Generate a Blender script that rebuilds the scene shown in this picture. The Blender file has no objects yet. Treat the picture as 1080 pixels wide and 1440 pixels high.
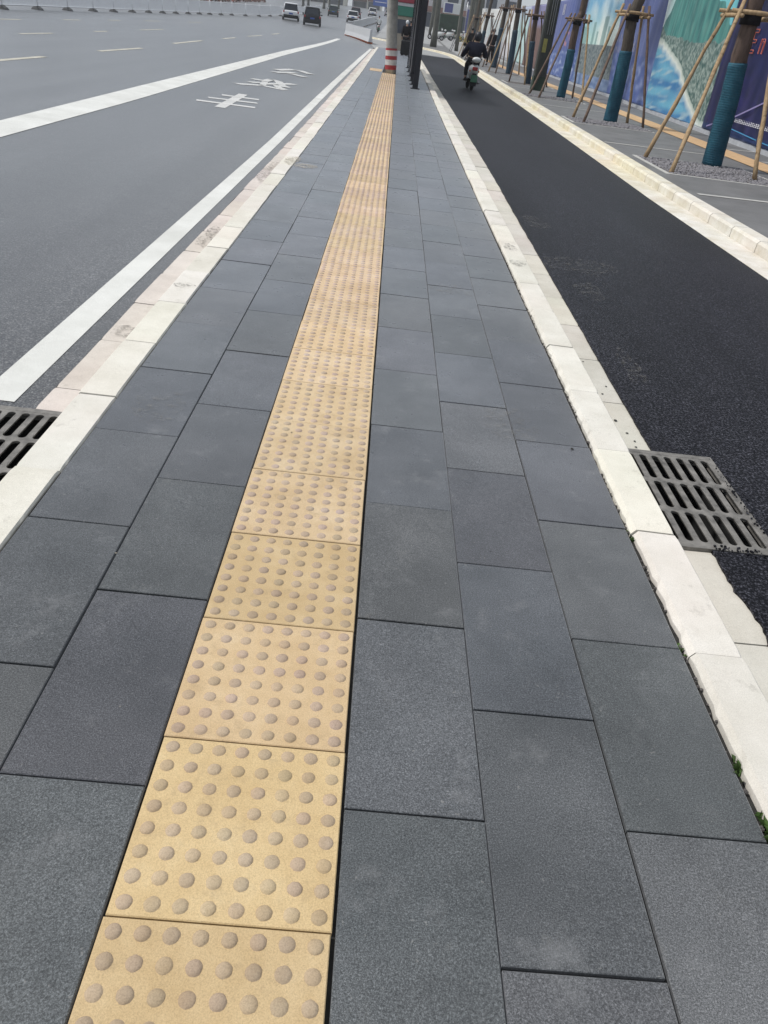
import bpy, math, random
from mathutils import Matrix, Vector, noise
from math import sin, cos, pi, radians
R0 = random.Random(7)
scene = bpy.context.scene
COL = scene.collection

# ------------------------------------------------------------------ camera
cam_d = bpy.data.cameras.new('camera')
cam = bpy.data.objects.new('camera', cam_d)
COL.objects.link(cam)
cam_d.sensor_fit = 'VERTICAL'
cam_d.sensor_height = 24.0
cam_d.lens = 24.0 * 1067.929 / 1440.0
cam_d.clip_start = 0.05
cam_d.clip_end = 4000
CAM = Vector((-0.0524955, -0.7319284, 1.3596836))
def look(pitch, roll, yaw):
    cy, sy, cp, sp = cos(yaw), sin(yaw), cos(pitch), sin(pitch)
    f = Vector((sy*cp, cy*cp, -sp)); r = Vector((cy, -sy, 0)); u = r.cross(f)
    r2 = r*cos(roll) + u*sin(roll); u2 = -r*sin(roll) + u*cos(roll)
    return r2, u2, -f
r_, u_, b_ = look(0.56577906, 0.136476035, 0.0564281102)
cam.matrix_world = Matrix(((r_.x, u_.x, b_.x, CAM.x), (r_.y, u_.y, b_.y, CAM.y), (r_.z, u_.z, b_.z, CAM.z), (0, 0, 0, 1)))
scene.camera = cam

# ------------------------------------------------------------------ sky, sun, exposure
SUN_EL, SUN_AZ = 55.0, -82.0        # azimuth measured from +Y towards +X: the sun stands to the left, a little ahead
w = bpy.data.worlds.new('World'); scene.world = w; w.use_nodes = True
nt = w.node_tree
bg = nt.nodes['Background']
sky = nt.nodes.new('ShaderNodeTexSky'); sky.sky_type = 'NISHITA'; sky.sun_disc = False
sky.sun_elevation = radians(SUN_EL); sky.sun_rotation = radians(SUN_AZ)
sky.air_density = 1.0; sky.dust_density = 2.0; sky.ozone_density = 1.0
# thin bright cloud veils most of the blue
wco = nt.nodes.new('ShaderNodeTexCoord'); wn = nt.nodes.new('ShaderNodeTexNoise'); wn.inputs['Scale'].default_value = 2.2; wn.inputs['Detail'].default_value = 6
wr = nt.nodes.new('ShaderNodeValToRGB'); wr.color_ramp.elements[0].position = .3; wr.color_ramp.elements[0].color = (.62, .62, .62, 1); wr.color_ramp.elements[1].position = .7; wr.color_ramp.elements[1].color = (.92, .92, .92, 1)
wm = nt.nodes.new('ShaderNodeMix'); wm.data_type = 'RGBA'; wm.inputs[7].default_value = (6.5, 7.0, 7.7, 1)
nt.links.new(wco.outputs['Generated'], wn.inputs['Vector']); nt.links.new(wn.outputs['Fac'], wr.inputs['Fac']); nt.links.new(wr.outputs['Color'], wm.inputs[0])
nt.links.new(sky.outputs['Color'], wm.inputs[6]); nt.links.new(wm.outputs[2], bg.inputs['Color']); bg.inputs['Strength'].default_value = 0.10
sun_d = bpy.data.lights.new('sun', 'SUN'); sun = bpy.data.objects.new('sun', sun_d); COL.objects.link(sun)
sun_d.energy = 2.9; sun_d.angle = radians(6); sun_d.color = (1.0, 0.975, 0.94)
sd = Vector((sin(radians(SUN_AZ))*cos(radians(SUN_EL)), cos(radians(SUN_AZ))*cos(radians(SUN_EL)), sin(radians(SUN_EL))))
sun.rotation_euler = sd.to_track_quat('Z', 'Y').to_euler()
vs = scene.view_settings
vs.view_transform = 'Standard'; vs.look = 'None'; vs.gamma = 1; vs.use_curve_mapping = False; vs.exposure = 0.06

# ------------------------------------------------------------------ materials
def srgb(r, g, b):
    f = lambda c: (c/255/12.92) if c/255 <= .04045 else ((c/255+.055)/1.055)**2.4
    return (f(r), f(g), f(b), 1)
class NB:
    def __init__(s, name):
        s.m = bpy.data.materials.new(name); s.m.use_nodes = True
        s.t = s.m.node_tree; s.b = s.t.nodes['Principled BSDF']
        s.co = s.t.nodes.new('ShaderNodeTexCoord')
    def n(s, k, **kw):
        x = s.t.nodes.new(k)
        for a, v in kw.items(): setattr(x, a, v)
        return x
    def l(s, a, b): s.t.links.new(a, b)
    def noise(s, scale, detail=3, rough=.6, sc=(1, 1, 1), w=0):
        mp = s.n('ShaderNodeMapping'); mp.inputs['Scale'].default_value = sc; mp.inputs['Location'].default_value = (w, w*1.7, w*.3)
        s.l(s.co.outputs['Object'], mp.inputs['Vector'])
        x = s.n('ShaderNodeTexNoise'); x.inputs['Scale'].default_value = scale; x.inputs['Detail'].default_value = detail; x.inputs['Roughness'].default_value = rough
        s.l(mp.outputs[0], x.inputs['Vector']); return x.outputs['Fac']
    def voro(s, scale, feature='F1'):
        x = s.n('ShaderNodeTexVoronoi', feature=feature); x.inputs['Scale'].default_value = scale
        s.l(s.co.outputs['Object'], x.inputs['Vector']); return x
    def ramp(s, fac, stops):
        x = s.n('ShaderNodeValToRGB'); cr = x.color_ramp
        while len(cr.elements) < len(stops): cr.elements.new(.5)
        for e, (p, c) in zip(cr.elements, stops):
            e.position = p; e.color = c if isinstance(c, tuple) else (c, c, c, 1)
        s.l(fac, x.inputs['Fac']); return x.outputs['Color']
    def mix(s, fac, a, b, mode='MIX'):
        x = s.n('ShaderNodeMix', data_type='RGBA', blend_type=mode)
        for so, v in ((x.inputs[0], fac), (x.inputs[6], a), (x.inputs[7], b)):
            if hasattr(v, 'is_output'): s.l(v, so)
            else: so.default_value = v
        return x.outputs[2]
    def bump(s, h, strength, dist, prev=None):
        x = s.n('ShaderNodeBump'); x.inputs['Strength'].default_value = strength; x.inputs['Distance'].default_value = dist
        s.l(h, x.inputs['Height'])
        if prev is not None: s.l(prev, x.inputs['Normal'])
        return x.outputs['Normal']
    def attr(s, name='tint'):
        x = s.n('ShaderNodeAttribute', attribute_name=name); return x.outputs['Color']
    def fin(s, col, rough=.8, normal=None, metal=0, spec=.5):
        if hasattr(col, 'is_output'): s.l(col, s.b.inputs['Base Color'])
        else: s.b.inputs['Base Color'].default_value = col
        if hasattr(rough, 'is_output'): s.l(rough, s.b.inputs['Roughness'])
        else: s.b.inputs['Roughness'].default_value = rough
        s.b.inputs['Metallic'].default_value = metal
        s.b.inputs['Specular IOR Level'].default_value = spec
        if normal is not None: s.l(normal, s.b.inputs['Normal'])
        return s.m

def m_slab():
    n = NB('paver_concrete')
    c = n.ramp(n.noise(2.2, 4), [(.3, (.066, .070, .073, 1)), (.7, (.100, .103, .106, 1))])
    g = n.ramp(n.noise(240, 4, .9), [(.36, .48), (.5, 1.0), (.64, 1.7)])
    g2 = n.ramp(n.noise(420, 2, .8), [(.36, .6), (.5, 1.0), (.66, 1.7)]); g = n.mix(1, g, g2, 'MULTIPLY')
    c = n.mix(1, c, g, 'MULTIPLY')
    c = n.mix(1, c, n.attr(), 'MULTIPLY')
    st = n.ramp(n.noise(6, 6, .75, w=4), [(.57, 0.0), (.72, .38)])
    c = n.mix(st, c, (.22, .22, .22, 1))
    sp = n.ramp(n.noise(75, 2, .5, w=9), [(.72, 0.0), (.76, .35)])
    c = n.mix(sp, c, (.32, .31, .29, 1))
    dk = n.ramp(n.noise(1.7, 6, .7, w=11), [(.35, .80), (.62, 1.10)])
    c = n.mix(1, c, dk, 'MULTIPLY')
    sc_ = n.ramp(n.noise(11, 7, .85, sc=(1, .55, 1), w=21), [(.60, 0.0), (.70, .22)])
    c = n.mix(sc_, c, (.25, .245, .23, 1))
    b = None; n.b.inputs['Sheen Weight'].default_value = .55; n.b.inputs['Sheen Roughness'].default_value = .35; n.b.inputs['Sheen Tint'].default_value = (.95, .97, 1, 1)
    r = n.ramp(n.noise(8, 3), [(.3, .26), (.7, .36)])
    return n.fin(c, r, b, spec=.36)
def m_tactile():
    n = NB('tactile_concrete')
    c = n.ramp(n.noise(5, 5, .7), [(.3, (.51, .365, .215, 1)), (.55, (.59, .44, .28, 1)), (.75, (.65, .51, .355, 1))])
    g = n.ramp(n.noise(330, 3, .8), [(.34, .80), (.5, 1.0), (.66, 1.12)])
    c = n.mix(1, c, g, 'MULTIPLY')
    c = n.mix(1, c, n.attr(), 'MULTIPLY')
    d = n.ramp(n.noise(14, 6, .8, w=3), [(.54, 0.0), (.70, .42)])
    c = n.mix(d, c, (.30, .22, .13, 1))
    b = n.bump(n.noise(300, 3, .8), .7, .0016); b = n.bump(n.noise(40, 3), .4, .0015, b)
    return n.fin(c, .78, b, spec=.4)
def m_kerb(name='kerb_granite', base=((.60, .575, .50, 1), (.73, .705, .635, 1))):
    n = NB(name)
    c = n.ramp(n.noise(3, 5, .7), [(.3, base[0]), (.65, base[1])])
    pk = n.ramp(n.noise(.9, 3, w=5), [(.45, 0.0), (.7, .25)])
    c = n.mix(pk, c, (.66, .53, .48, 1))
    g = n.ramp(n.noise(300, 2, .7), [(.3, .86), (.7, 1.08)])
    c = n.mix(1, c, g, 'MULTIPLY')
    d = n.ramp(n.noise(11, 7, .8, w=2), [(.58, 0.0), (.70, .4), (.8, .6)])
    c = n.mix(d, c, (.27, .25, .21, 1))
    c = n.mix(1, c, n.attr(), 'MULTIPLY')
    b = n.bump(n.noise(160, 4), .4, .0015); b = n.bump(n.noise(18, 4), .5, .004, b)
    return n.fin(c, .75, b, spec=.4)
def m_asphalt(name, lo, hi, stone, size=230, patch=.25, rough=.8, spark=.5, spec=.35, sheen=.5, streak=.1):
    n = NB(name)
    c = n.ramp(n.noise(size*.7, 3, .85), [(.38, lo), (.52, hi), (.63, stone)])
    v = n.voro(size*.55)
    s_ = n.ramp(v.outputs['Color'], [(.35, .72), (.8, 1.35)])
    c = n.mix(.7, c, s_, 'MULTIPLY')
    p = n.ramp(n.noise(.55, 5, .6, sc=(1.6, .35, 1)), [(.3, 1-patch), (.7, 1+patch*.5)])
    c = n.mix(1, c, p, 'MULTIPLY')
    p2 = n.ramp(n.noise(5, 5, .7, w=7), [(.35, .86), (.65, 1.08)])
    c = n.mix(1, c, p2, 'MULTIPLY')
    p3 = n.ramp(n.noise(1.0, 4, .6, sc=(2.2, .06, 1), w=13), [(.35, 1-streak), (.65, 1+streak)])
    c = n.mix(1, c, p3, 'MULTIPLY')
    b = n.bump(v.outputs['Distance'], spark, .002); b = n.bump(n.noise(size*.4, 3), spark*.6, .002, b)
    n.b.inputs['Sheen Weight'].default_value = sheen; n.b.inputs['Sheen Roughness'].default_value = .35
    return n.fin(c, rough, b, spec=spec)
def m_paint(name, c1, c2, wear=.5):
    n = NB(name)
    c = n.ramp(n.noise(1.6, 5, .7), [(.35, c1), (.65, c2)])
    g = n.ramp(n.noise(260, 2, .7), [(.32, .82), (.6, 1.03)])
    c = n.mix(1, c, g, 'MULTIPLY')
    d = n.ramp(n.noise(22, 7, .85, w=1), [(.62, 0.0), (.74, wear)])
    c = n.mix(d, c, (.22, .22, .22, 1))
    return n.fin(c, .6, n.bump(n.noise(260, 3), .3, .001), spec=.4)
def m_simple(name, col, rough=.6, metal=0, var=.15, scale=6, spec=.5, bumpd=0, grain=None):
    n = NB(name)
    f = n.ramp(n.noise(scale, 5, .65), [(.3, 1-var), (.7, 1+var)])
    c = n.mix(1, col, f, 'MULTIPLY')
    nm = None
    if bumpd: nm = n.bump(n.noise(grain or scale*6, 4), .6, bumpd)
    return n.fin(c, rough, nm, metal, spec)
def m_attr(name, rough=.5, spec=.4, var=.06):
    n = NB(name)
    f = n.ramp(n.noise(9, 5, .65), [(.3, 1-var), (.7, 1+var)])
    return n.fin(n.mix(1, n.attr(), f, 'MULTIPLY'), rough, n.bump(n.noise(1.3, 3, sc=(1, 1, .35)), .5, .05), spec=spec)
def m_bark(name, a, b, scale=14):
    n = NB(name)
    c = n.ramp(n.noise(scale, 6, .75, sc=(1, 1, .22)), [(.3, a), (.7, b)])
    return n.fin(c, .85, n.bump(n.noise(scale*2, 5, sc=(1, 1, .2)), .8, .01), spec=.3)
def m_wood():
    n = NB('stake_wood')
    c = n.ramp(n.noise(30, 5, .7, sc=(1, 1, .08)), [(.25, (.20, .125, .065, 1)), (.5, (.36, .25, .14, 1)), (.75, (.50, .37, .22, 1))])
    k = n.ramp(n.noise(6, 3, .5, sc=(1, 1, 2.4), w=3), [(.62, 0.0), (.68, .6)])
    c = n.mix(k, c, (.09, .055, .03, 1))
    return n.fin(c, .75, n.bump(n.noise(60, 4, sc=(1, 1, .1)), .6, .004), spec=.3)
def m_wrap():
    n = NB('wrap_cloth')
    wv = n.n('ShaderNodeTexWave', wave_type='BANDS', bands_direction='Z'); wv.inputs['Scale'].default_value = 9; wv.inputs['Distortion'].default_value = 2.5; wv.inputs['Detail'].default_value = 2
    n.l(n.co.outputs['Object'], wv.inputs['Vector'])
    c = n.ramp(n.noise(5, 5), [(.3, (.007, .052, .085, 1)), (.7, (.020, .10, .145, 1))])
    g = n.ramp(wv.outputs['Fac'], [(.0, .85), (.35, 1.05)])
    return n.fin(n.mix(1, c, g, 'MULTIPLY'), .7, n.bump(wv.outputs['Fac'], .4, .006), spec=.3)
def m_glass(name, tint, rough=.05, alpha=.35):
    n = NB(name)
    n.b.inputs['Alpha'].default_value = alpha
    return n.fin(tint, rough, None, 0, .6)
def m_leaf(name, a, b):
    n = NB(name)
    c = n.mix(1, n.ramp(n.noise(1.2, 3), [(.3, a), (.7, b)]), n.attr(), 'MULTIPLY')
    return n.fin(c, .6, None, 0, .3)
def m_stain(name='mortar_spill', col=(.42, .38, .31, 1), sc=14, a0=.42, a1=.62, amax=.75):
    n = NB(name); a = n.ramp(n.noise(sc, 6, .8), [(a0, 0.0), (a1, amax)]); n.l(a, n.b.inputs['Alpha'])
    return n.fin(col, .9)
M = dict(
    slab=m_slab(), tactile=m_tactile(), kerb=m_kerb(),
    gutter=m_kerb('gutter_granite', ((.50, .45, .41, 1), (.64, .585, .54, 1))),
    gutter_pale=m_kerb('gutter_granite_pale', ((.50, .475, .41, 1), (.62, .595, .53, 1))),
    kerb2=m_kerb('kerb_granite_warm', ((.56, .51, .40, 1), (.74, .715, .65, 1))),
    road=m_asphalt('road_asphalt', (.018, .019, .021, 1), (.060, .061, .064, 1), (.23, .225, .215, 1), 170, .3, .32, .25, spec=.45, sheen=.42, streak=.16),
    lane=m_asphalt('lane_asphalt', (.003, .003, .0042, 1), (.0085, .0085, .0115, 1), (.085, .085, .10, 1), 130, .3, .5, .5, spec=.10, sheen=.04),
    ground=m_simple('ground_soil', (.22, .21, .19, 1), .9, bumpd=.02),
    joint=m_simple('joint_sand', (.022, .021, .019, 1), .95, var=.4, scale=60),
    side=m_simple('sidewalk_stone', (.15, .148, .145, 1), .6, var=.22, scale=1.6, bumpd=.002, grain=90),
    plaza=m_simple('plaza_concrete', (.30, .30, .295, 1), .7, var=.12, scale=.7),
    frame_stone=m_simple('frame_stone', (.45, .44, .41, 1), .7, var=.15, scale=9),
    sidetac=m_simple('side_tactile', (.55, .36, .19, 1), .75, var=.15, scale=4),
    white=m_paint('road_paint', (.60, .595, .55, 1), (.73, .725, .68, 1), .5),
    white_old=m_paint('road_paint_old', (.50, .50, .48, 1), (.62, .61, .58, 1), .7),
    yellow=m_paint('dash_paint', (.40, .38, .30, 1), (.55, .52, .43, 1), .8),
    iron=m_simple('cast_iron', (.17, .16, .145, 1), .6, .1, var=.5, scale=16, bumpd=.002, grain=160),
    black=m_simple('basin_black', (.012, .012, .012, 1), .9),
    fence=m_simple('fence_white', (.82, .83, .84, 1), .45, var=.05),
    foot=m_simple('fence_foot', (.09, .09, .09, 1), .7),
    wood=m_wood(), wood2=m_simple('old_stake_wood', (.13, .085, .06, 1), .8, var=.4, scale=12), wrap=m_wrap(), wrap2=m_simple('dark_wrap_cloth', (.012, .04, .065, 1), .7, var=.3, scale=6, bumpd=.01),
    bark=m_bark('young_bark', (.045, .038, .03, 1), (.12, .10, .08, 1)),
    barkred=m_bark('reddish_bark', (.05, .034, .027, 1), (.15, .105, .085, 1)),
    barkold=m_bark('old_bark', (.05, .052, .045, 1), (.15, .15, .13, 1), 8),
    leafa=m_leaf('leaf_green', (.035, .075, .018, 1), (.08, .13, .035, 1)),
    leafb=m_leaf('leaf_dark', (.02, .04, .015, 1), (.06, .075, .03, 1)),
    leafy=m_leaf('leaf_yellow', (.28, .24, .03, 1), (.42, .34, .06, 1)),
    leafr=m_leaf('leaf_brown', (.10, .045, .03, 1), (.16, .09, .06, 1)),
    steel=m_simple('dark_steel', (.018, .019, .026, 1), .45, 0, var=.12, spec=.3),
    post=m_simple('green_black_steel', (.032, .035, .028, 1), .5, .1, var=.3, scale=5, bumpd=.003),
    label=m_simple('yellow_label', (.30, .27, .07, 1), .5, var=.2),
    conc=m_simple('pole_concrete', (.37, .36, .33, 1), .85, var=.25, scale=7, bumpd=.004, grain=50),
    red=m_simple('reflective_red', (.38, .035, .04, 1), .45, var=.2),
    rwhite=m_simple('reflective_white', (.62, .6, .57, 1), .45, var=.2),
    banner=m_attr('banner_print'), bframe=m_simple('banner_frame', (.45, .46, .48, 1), .5, .3),
    textw=m_simple('print_white', (.72, .72, .76, 1), .5, var=.05),
    textr=m_simple('print_red', (.55, .12, .07, 1), .5, var=.15),
    textl=m_simple('print_lilac', (.25, .22, .42, 1), .5, var=.1),
    textc=m_simple('print_cyan', (.06, .28, .50, 1), .5, var=.1),
    skin=m_simple('skin', (.42, .25, .17, 1), .55, var=.06),
    hair=m_simple('hair', (.012, .01, .009, 1), .5, var=.3, scale=50),
    navy=m_simple('cloth_navy', (.014, .015, .028, 1), .9, spec=.12, var=.25, scale=12, bumpd=.01, grain=14),
    cblack=m_simple('cloth_black', (.013, .012, .014, 1), .9, spec=.12, var=.3, scale=12, bumpd=.01, grain=14),
    cwhite=m_simple('cloth_white', (.6, .62, .62, 1), .85, var=.1, scale=12, bumpd=.01),
    cgrey=m_simple('cloth_grey', (.12, .12, .14, 1), .85, var=.2, scale=12, bumpd=.01),
    shoe=m_simple('shoe', (.02, .018, .016, 1), .6),
    rubber=m_simple('rubber', (.010, .010, .011, 1), .85, spec=.15),
    rim=m_simple('rim', (.35, .35, .37, 1), .35, .8),
    carw=m_simple('car_white', (.72, .73, .74, 1), .25, var=.02), carb=m_simple('car_black', (.006, .007, .010, 1), .35, var=.05, spec=.2),
    carg=m_simple('car_green', (.02, .05, .04, 1), .25, var=.05), carv=m_simple('car_maroon', (.06, .02, .03, 1), .25, var=.05),
    cars=m_simple('car_silver', (.42, .43, .45, 1), .3, .5, var=.05),
    carglass=m_simple('car_glass', (.010, .016, .026, 1), .12, var=.02, spec=.4),
    tail=m_simple('tail_lamp', (.35, .02, .02, 1), .25), plateb=m_simple('plate_blue', (.02, .08, .35, 1), .4), plateg=m_simple('plate_green', (.05, .17, .10, 1), .4),
    plastic=m_simple('scooter_white', (.66, .67, .66, 1), .3, var=.03), dplastic=m_simple('scooter_black', (.012, .012, .014, 1), .55, spec=.2),
    orange=m_simple('barrier_orange', (.50, .13, .05, 1), .6, var=.2), barw=m_simple('barrier_white', (.52, .53, .54, 1), .5, var=.06),
    greenp=m_simple('kiosk_green', (.03, .19, .13, 1), .5, var=.06), redp=m_simple('kiosk_red', (.30, .03, .05, 1), .5), beige=m_simple('kiosk_beige', (.38, .33, .26, 1), .7),
    signblue=m_simple('sign_blue', (.015, .09, .42, 1), .45, var=.04),
    darkgreen=m_simple('cabinet_green', (.018, .04, .022, 1), .7, var=.4, scale=3), purple=m_simple('banner_violet', (.10, .11, .28, 1), .6, var=.2),
    glass=m_glass('shelter_glass', (.55, .58, .66, 1), .08, .35),
    bw1=m_simple('wall_cream', (.68, .65, .56, 1), .8, var=.08), bw2=m_simple('wall_grey', (.56, .56, .57, 1), .8, var=.08), bw3=m_simple('wall_lilac', (.32, .30, .42, 1), .8, var=.08),
    bw4=m_simple('wall_white', (.78, .78, .76, 1), .8, var=.05), win=m_simple('window_glass', (.06, .07, .09, 1), .15), shop=m_simple('shop_fascia', (.22, .12, .10, 1), .6, var=.4, scale=1),
    pebble=m_simple('pebble', (.22, .21, .22, 1), .8, var=.4, scale=40), moss=m_simple('moss_green', (.07, .13, .015, 1), .8, var=.4, scale=50),
    soil=m_simple('pit_soil', (.10, .09, .085, 1), .95, var=.4, scale=20, bumpd=.01), mortar=m_stain(), dust=m_stain('dust_film', (.22, .21, .19, 1), 26, .5, .70, .45), grime=m_stain('grime_film', (.09, .08, .065, 1), 30, .48, .62, .6),
)

# ------------------------------------------------------------------ mesh builder
class MB:
    def __init__(s): s.v = []; s.f = []; s.c = []; s.sm = []
    def add(s, vs_, fs, col=(1, 1, 1), smooth=False):
        o = len(s.v); s.v += [tuple(p) for p in vs_]
        for f in fs:
            s.f.append(tuple(i+o for i in f)); s.c.append(col); s.sm.append(smooth)
    def quad(s, a, b, c, d, col=(1, 1, 1)): s.add([a, b, c, d], [(0, 1, 2, 3)], col)
    def box(s, x0, x1, y0, y1, z0, z1, col=(1, 1, 1), bev=0):
        if not bev:
            s.add([(x0, y0, z0), (x1, y0, z0), (x1, y1, z0), (x0, y1, z0), (x0, y0, z1), (x1, y0, z1), (x1, y1, z1), (x0, y1, z1)],
                  [(3, 2, 1, 0), (4, 5, 6, 7), (0, 1, 5, 4), (1, 2, 6, 5), (2, 3, 7, 6), (3, 0, 4, 7)], col); return
        b = bev
        r = lambda d, z: [(x0+d, y0+d, z), (x1-d, y0+d, z), (x1-d, y1-d, z), (x0+d, y1-d, z)]
        vs_ = r(b, z0)+r(0, z0+b)+r(0, z1-b)+r(b, z1)
        fs = [(3, 2, 1, 0), (12, 13, 14, 15)]
        for k in range(3):
            for i in range(4):
                j = (i+1) % 4; fs.append((k*4+i, k*4+j, k*4+4+j, k*4+4+i))
        s.add(vs_, fs, col)
    def tube(s, pts, radii, n=8, col=(1, 1, 1), cap=True, smooth=True, wob=0, rnd=None):
        vs_ = []; P = [Vector(p) for p in pts]
        for k, p in enumerate(P):
            t = (P[min(k+1, len(P)-1)]-P[max(k-1, 0)]).normalized()
            a = t.cross(Vector((0, 1, 0)) if abs(t.y) < .9 else Vector((1, 0, 0))).normalized(); b = t.cross(a)
            r = radii[k] if hasattr(radii, '__len__') else radii
            for i in range(n):
                q = r*(1+(rnd.uniform(-wob, wob) if rnd else 0))
                an = 2*pi*i/n; vs_.append(p+a*(cos(an)*q)+b*(sin(an)*q))
        fs = []
        for k in range(len(P)-1):
            for i in range(n):
                j = (i+1) % n; fs.append((k*n+i, k*n+j, (k+1)*n+j, (k+1)*n+i))
        if cap: fs.append(tuple(range(n-1, -1, -1))); fs.append(tuple((len(P)-1)*n+i for i in range(n)))
        s.add(vs_, fs, col, smooth)
    def ball(s, c, r, seg=10, rings=7, col=(1, 1, 1), sc=(1, 1, 1), smooth=True):
        c = Vector(c); vs_ = []; fs = []
        for i in range(1, rings):
            th = pi*i/rings
            for j in range(seg):
                ph = 2*pi*j/seg
                vs_.append(c+Vector((r*sc[0]*sin(th)*cos(ph), r*sc[1]*sin(th)*sin(ph), r*sc[2]*cos(th))))
        t = len(vs_); vs_ += [c+Vector((0, 0, r*sc[2])), c-Vector((0, 0, r*sc[2]))]
        for i in range(rings-2):
            for j in range(seg):
                k = (j+1) % seg; fs.append((i*seg+j, (i+1)*seg+j, (i+1)*seg+k, i*seg+k))
        for j in range(seg):
            k = (j+1) % seg; fs.append((t, j, k)); fs.append((t+1, (rings-2)*seg+k, (rings-2)*seg+j))
        s.add(vs_, fs, col, smooth)
    def torus(s, c, R_, r, axis='x', n=20, m=8, col=(1, 1, 1)):
        vs_ = []; fs = []; c = Vector(c)
        for i in range(n):
            a = 2*pi*i/n
            for j in range(m):
                b = 2*pi*j/m; rr = R_+r*cos(b); h = r*sin(b)
                vs_.append(c+Vector((h, rr*cos(a), rr*sin(a))))
        for i in range(n):
            for j in range(m):
                i2 = (i+1) % n; j2 = (j+1) % m
                fs.append((i*m+j, i2*m+j, i2*m+j2, i*m+j2))
        s.add(vs_, fs, col, True)
    def loft(s, rings, col=(1, 1, 1), cap=True, smooth=False, closed=True):
        n = len(rings[0]); vs_ = [p for r in rings for p in r]; fs = []
        for k in range(len(rings)-1):
            for i in range(n if closed else n-1):
                j = (i+1) % n; fs.append((k*n+i, k*n+j, (k+1)*n+j, (k+1)*n+i))
        if cap and closed: fs.append(tuple(range(n-1, -1, -1))); fs.append(tuple((len(rings)-1)*n+i for i in range(n)))
        s.add(vs_, fs, col, smooth)
    def build(s, name, mat, parent=None, tint=False, **tags):
        me = bpy.data.meshes.new(name); me.from_pydata([tuple(p) for p in s.v], [], s.f)
        me.materials.append(M[mat] if isinstance(mat, str) else mat)
        me.polygons.foreach_set('use_smooth', s.sm)
        if tint:
            at = me.color_attributes.new('tint', 'FLOAT_COLOR', 'CORNER'); buf = []
            for f, c in zip(s.f, s.c): buf += [c[0], c[1], c[2], 1.0]*len(f)
            at.data.foreach_set('color', buf)
        me.update()
        o = bpy.data.objects.new(name, me); COL.objects.link(o)
        if parent is not None: o.parent = parent
        for k, v in tags.items(): o[k] = v
        return o
def tag(o, label=None, category=None, group=None):
    if label: o['label'] = label
    if category: o['category'] = category
    if group: o['group'] = group
    return o
def thing(name, loc, label, category, group=None, rz=0):
    o = bpy.data.objects.new(name, None); COL.objects.link(o); o.location = loc; o.rotation_euler = (0, 0, rz)
    o.empty_display_size = .2
    return tag(o, label, category, group)
def copy_tree(o, parent=None):
    c = o.copy(); COL.objects.link(c)
    if parent is not None: c.parent = parent; c.matrix_parent_inverse = o.matrix_parent_inverse.copy()
    for ch in list(o.children): copy_tree(ch, c)
    return c
def copy_thing(o, loc, rz, label, group=None, sc=1):
    c = copy_tree(o); c.location = loc; c.rotation_euler = (0, 0, rz); c.scale = (sc, sc, sc); c['label'] = label
    if group: c['group'] = group
    return c
def interp(tbl, y):
    if y <= tbl[0][0]: return tbl[0][1]
    for (a, va), (b, vb) in zip(tbl, tbl[1:]):
        if y <= b: return va+(vb-va)*(y-a)/(b-a)
    return tbl[-1][1]

# ------------------------------------------------------------------ terrain profile (the street climbs gently beyond 50 m, the roadway is crowned)
def rise(y):
    if y < 50: return 0.0
    if y < 102: return 2.1e-4*(y-50)**2
    return 2.1e-4*52**2+.0218*(min(y, 340)-102)
def zroad(x, y): return -.12+.018*min(max(-1.5-x, 0), 16)-.018*max(-21-x, 0)*.6+rise(y)
def ysteps(a, b):
    ys = [a]; y = a
    while y < b:
        y += .5 if y < 6 else (1.5 if y < 40 else 4 if y < 140 else 20)
        ys.append(min(y, b))
    return ys
LK = [(-5, -1.006), (1.5, -1.012), (3.2, -1.02), (10, -1.03), (21, -1.08), (28, -1.11), (42, -1.22), (60, -1.33)]     # left kerb, pavement side
RK = [(-5, .915), (9, .915), (17, .93), (33, 1.0), (60, 1.05), (90, 1.1)]                                # right kerb, pavement side
def lk(y): return interp(LK, y)
def rk(y): return interp(RK, y)
LGT = [(-5, -1.37), (2.7, -1.37), (3.6, -1.38), (10.7, -1.385), (22.5, -1.47), (60, -1.72)]
LG = lambda y: interp(LGT, y)          # outer edge of left gutter stone
RG = [(-5, 1.285), (3, 1.285), (10, 1.36), (16, 1.38), (30, 1.40), (60, 1.5), (90, 1.55)]
def rg(y): return interp(RG, y)
RR = [(-5, 3.36), (9.7, 3.36), (16, 3.47), (25, 3.60), (38, 3.78), (50, 3.88), (62, 4.0), (67, 3.85), (71, 3.3), (74, 2.45), (78, 1.0), (82, -1.0), (88, -4.0)]   # lane side of the far kerb's gutter

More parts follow.
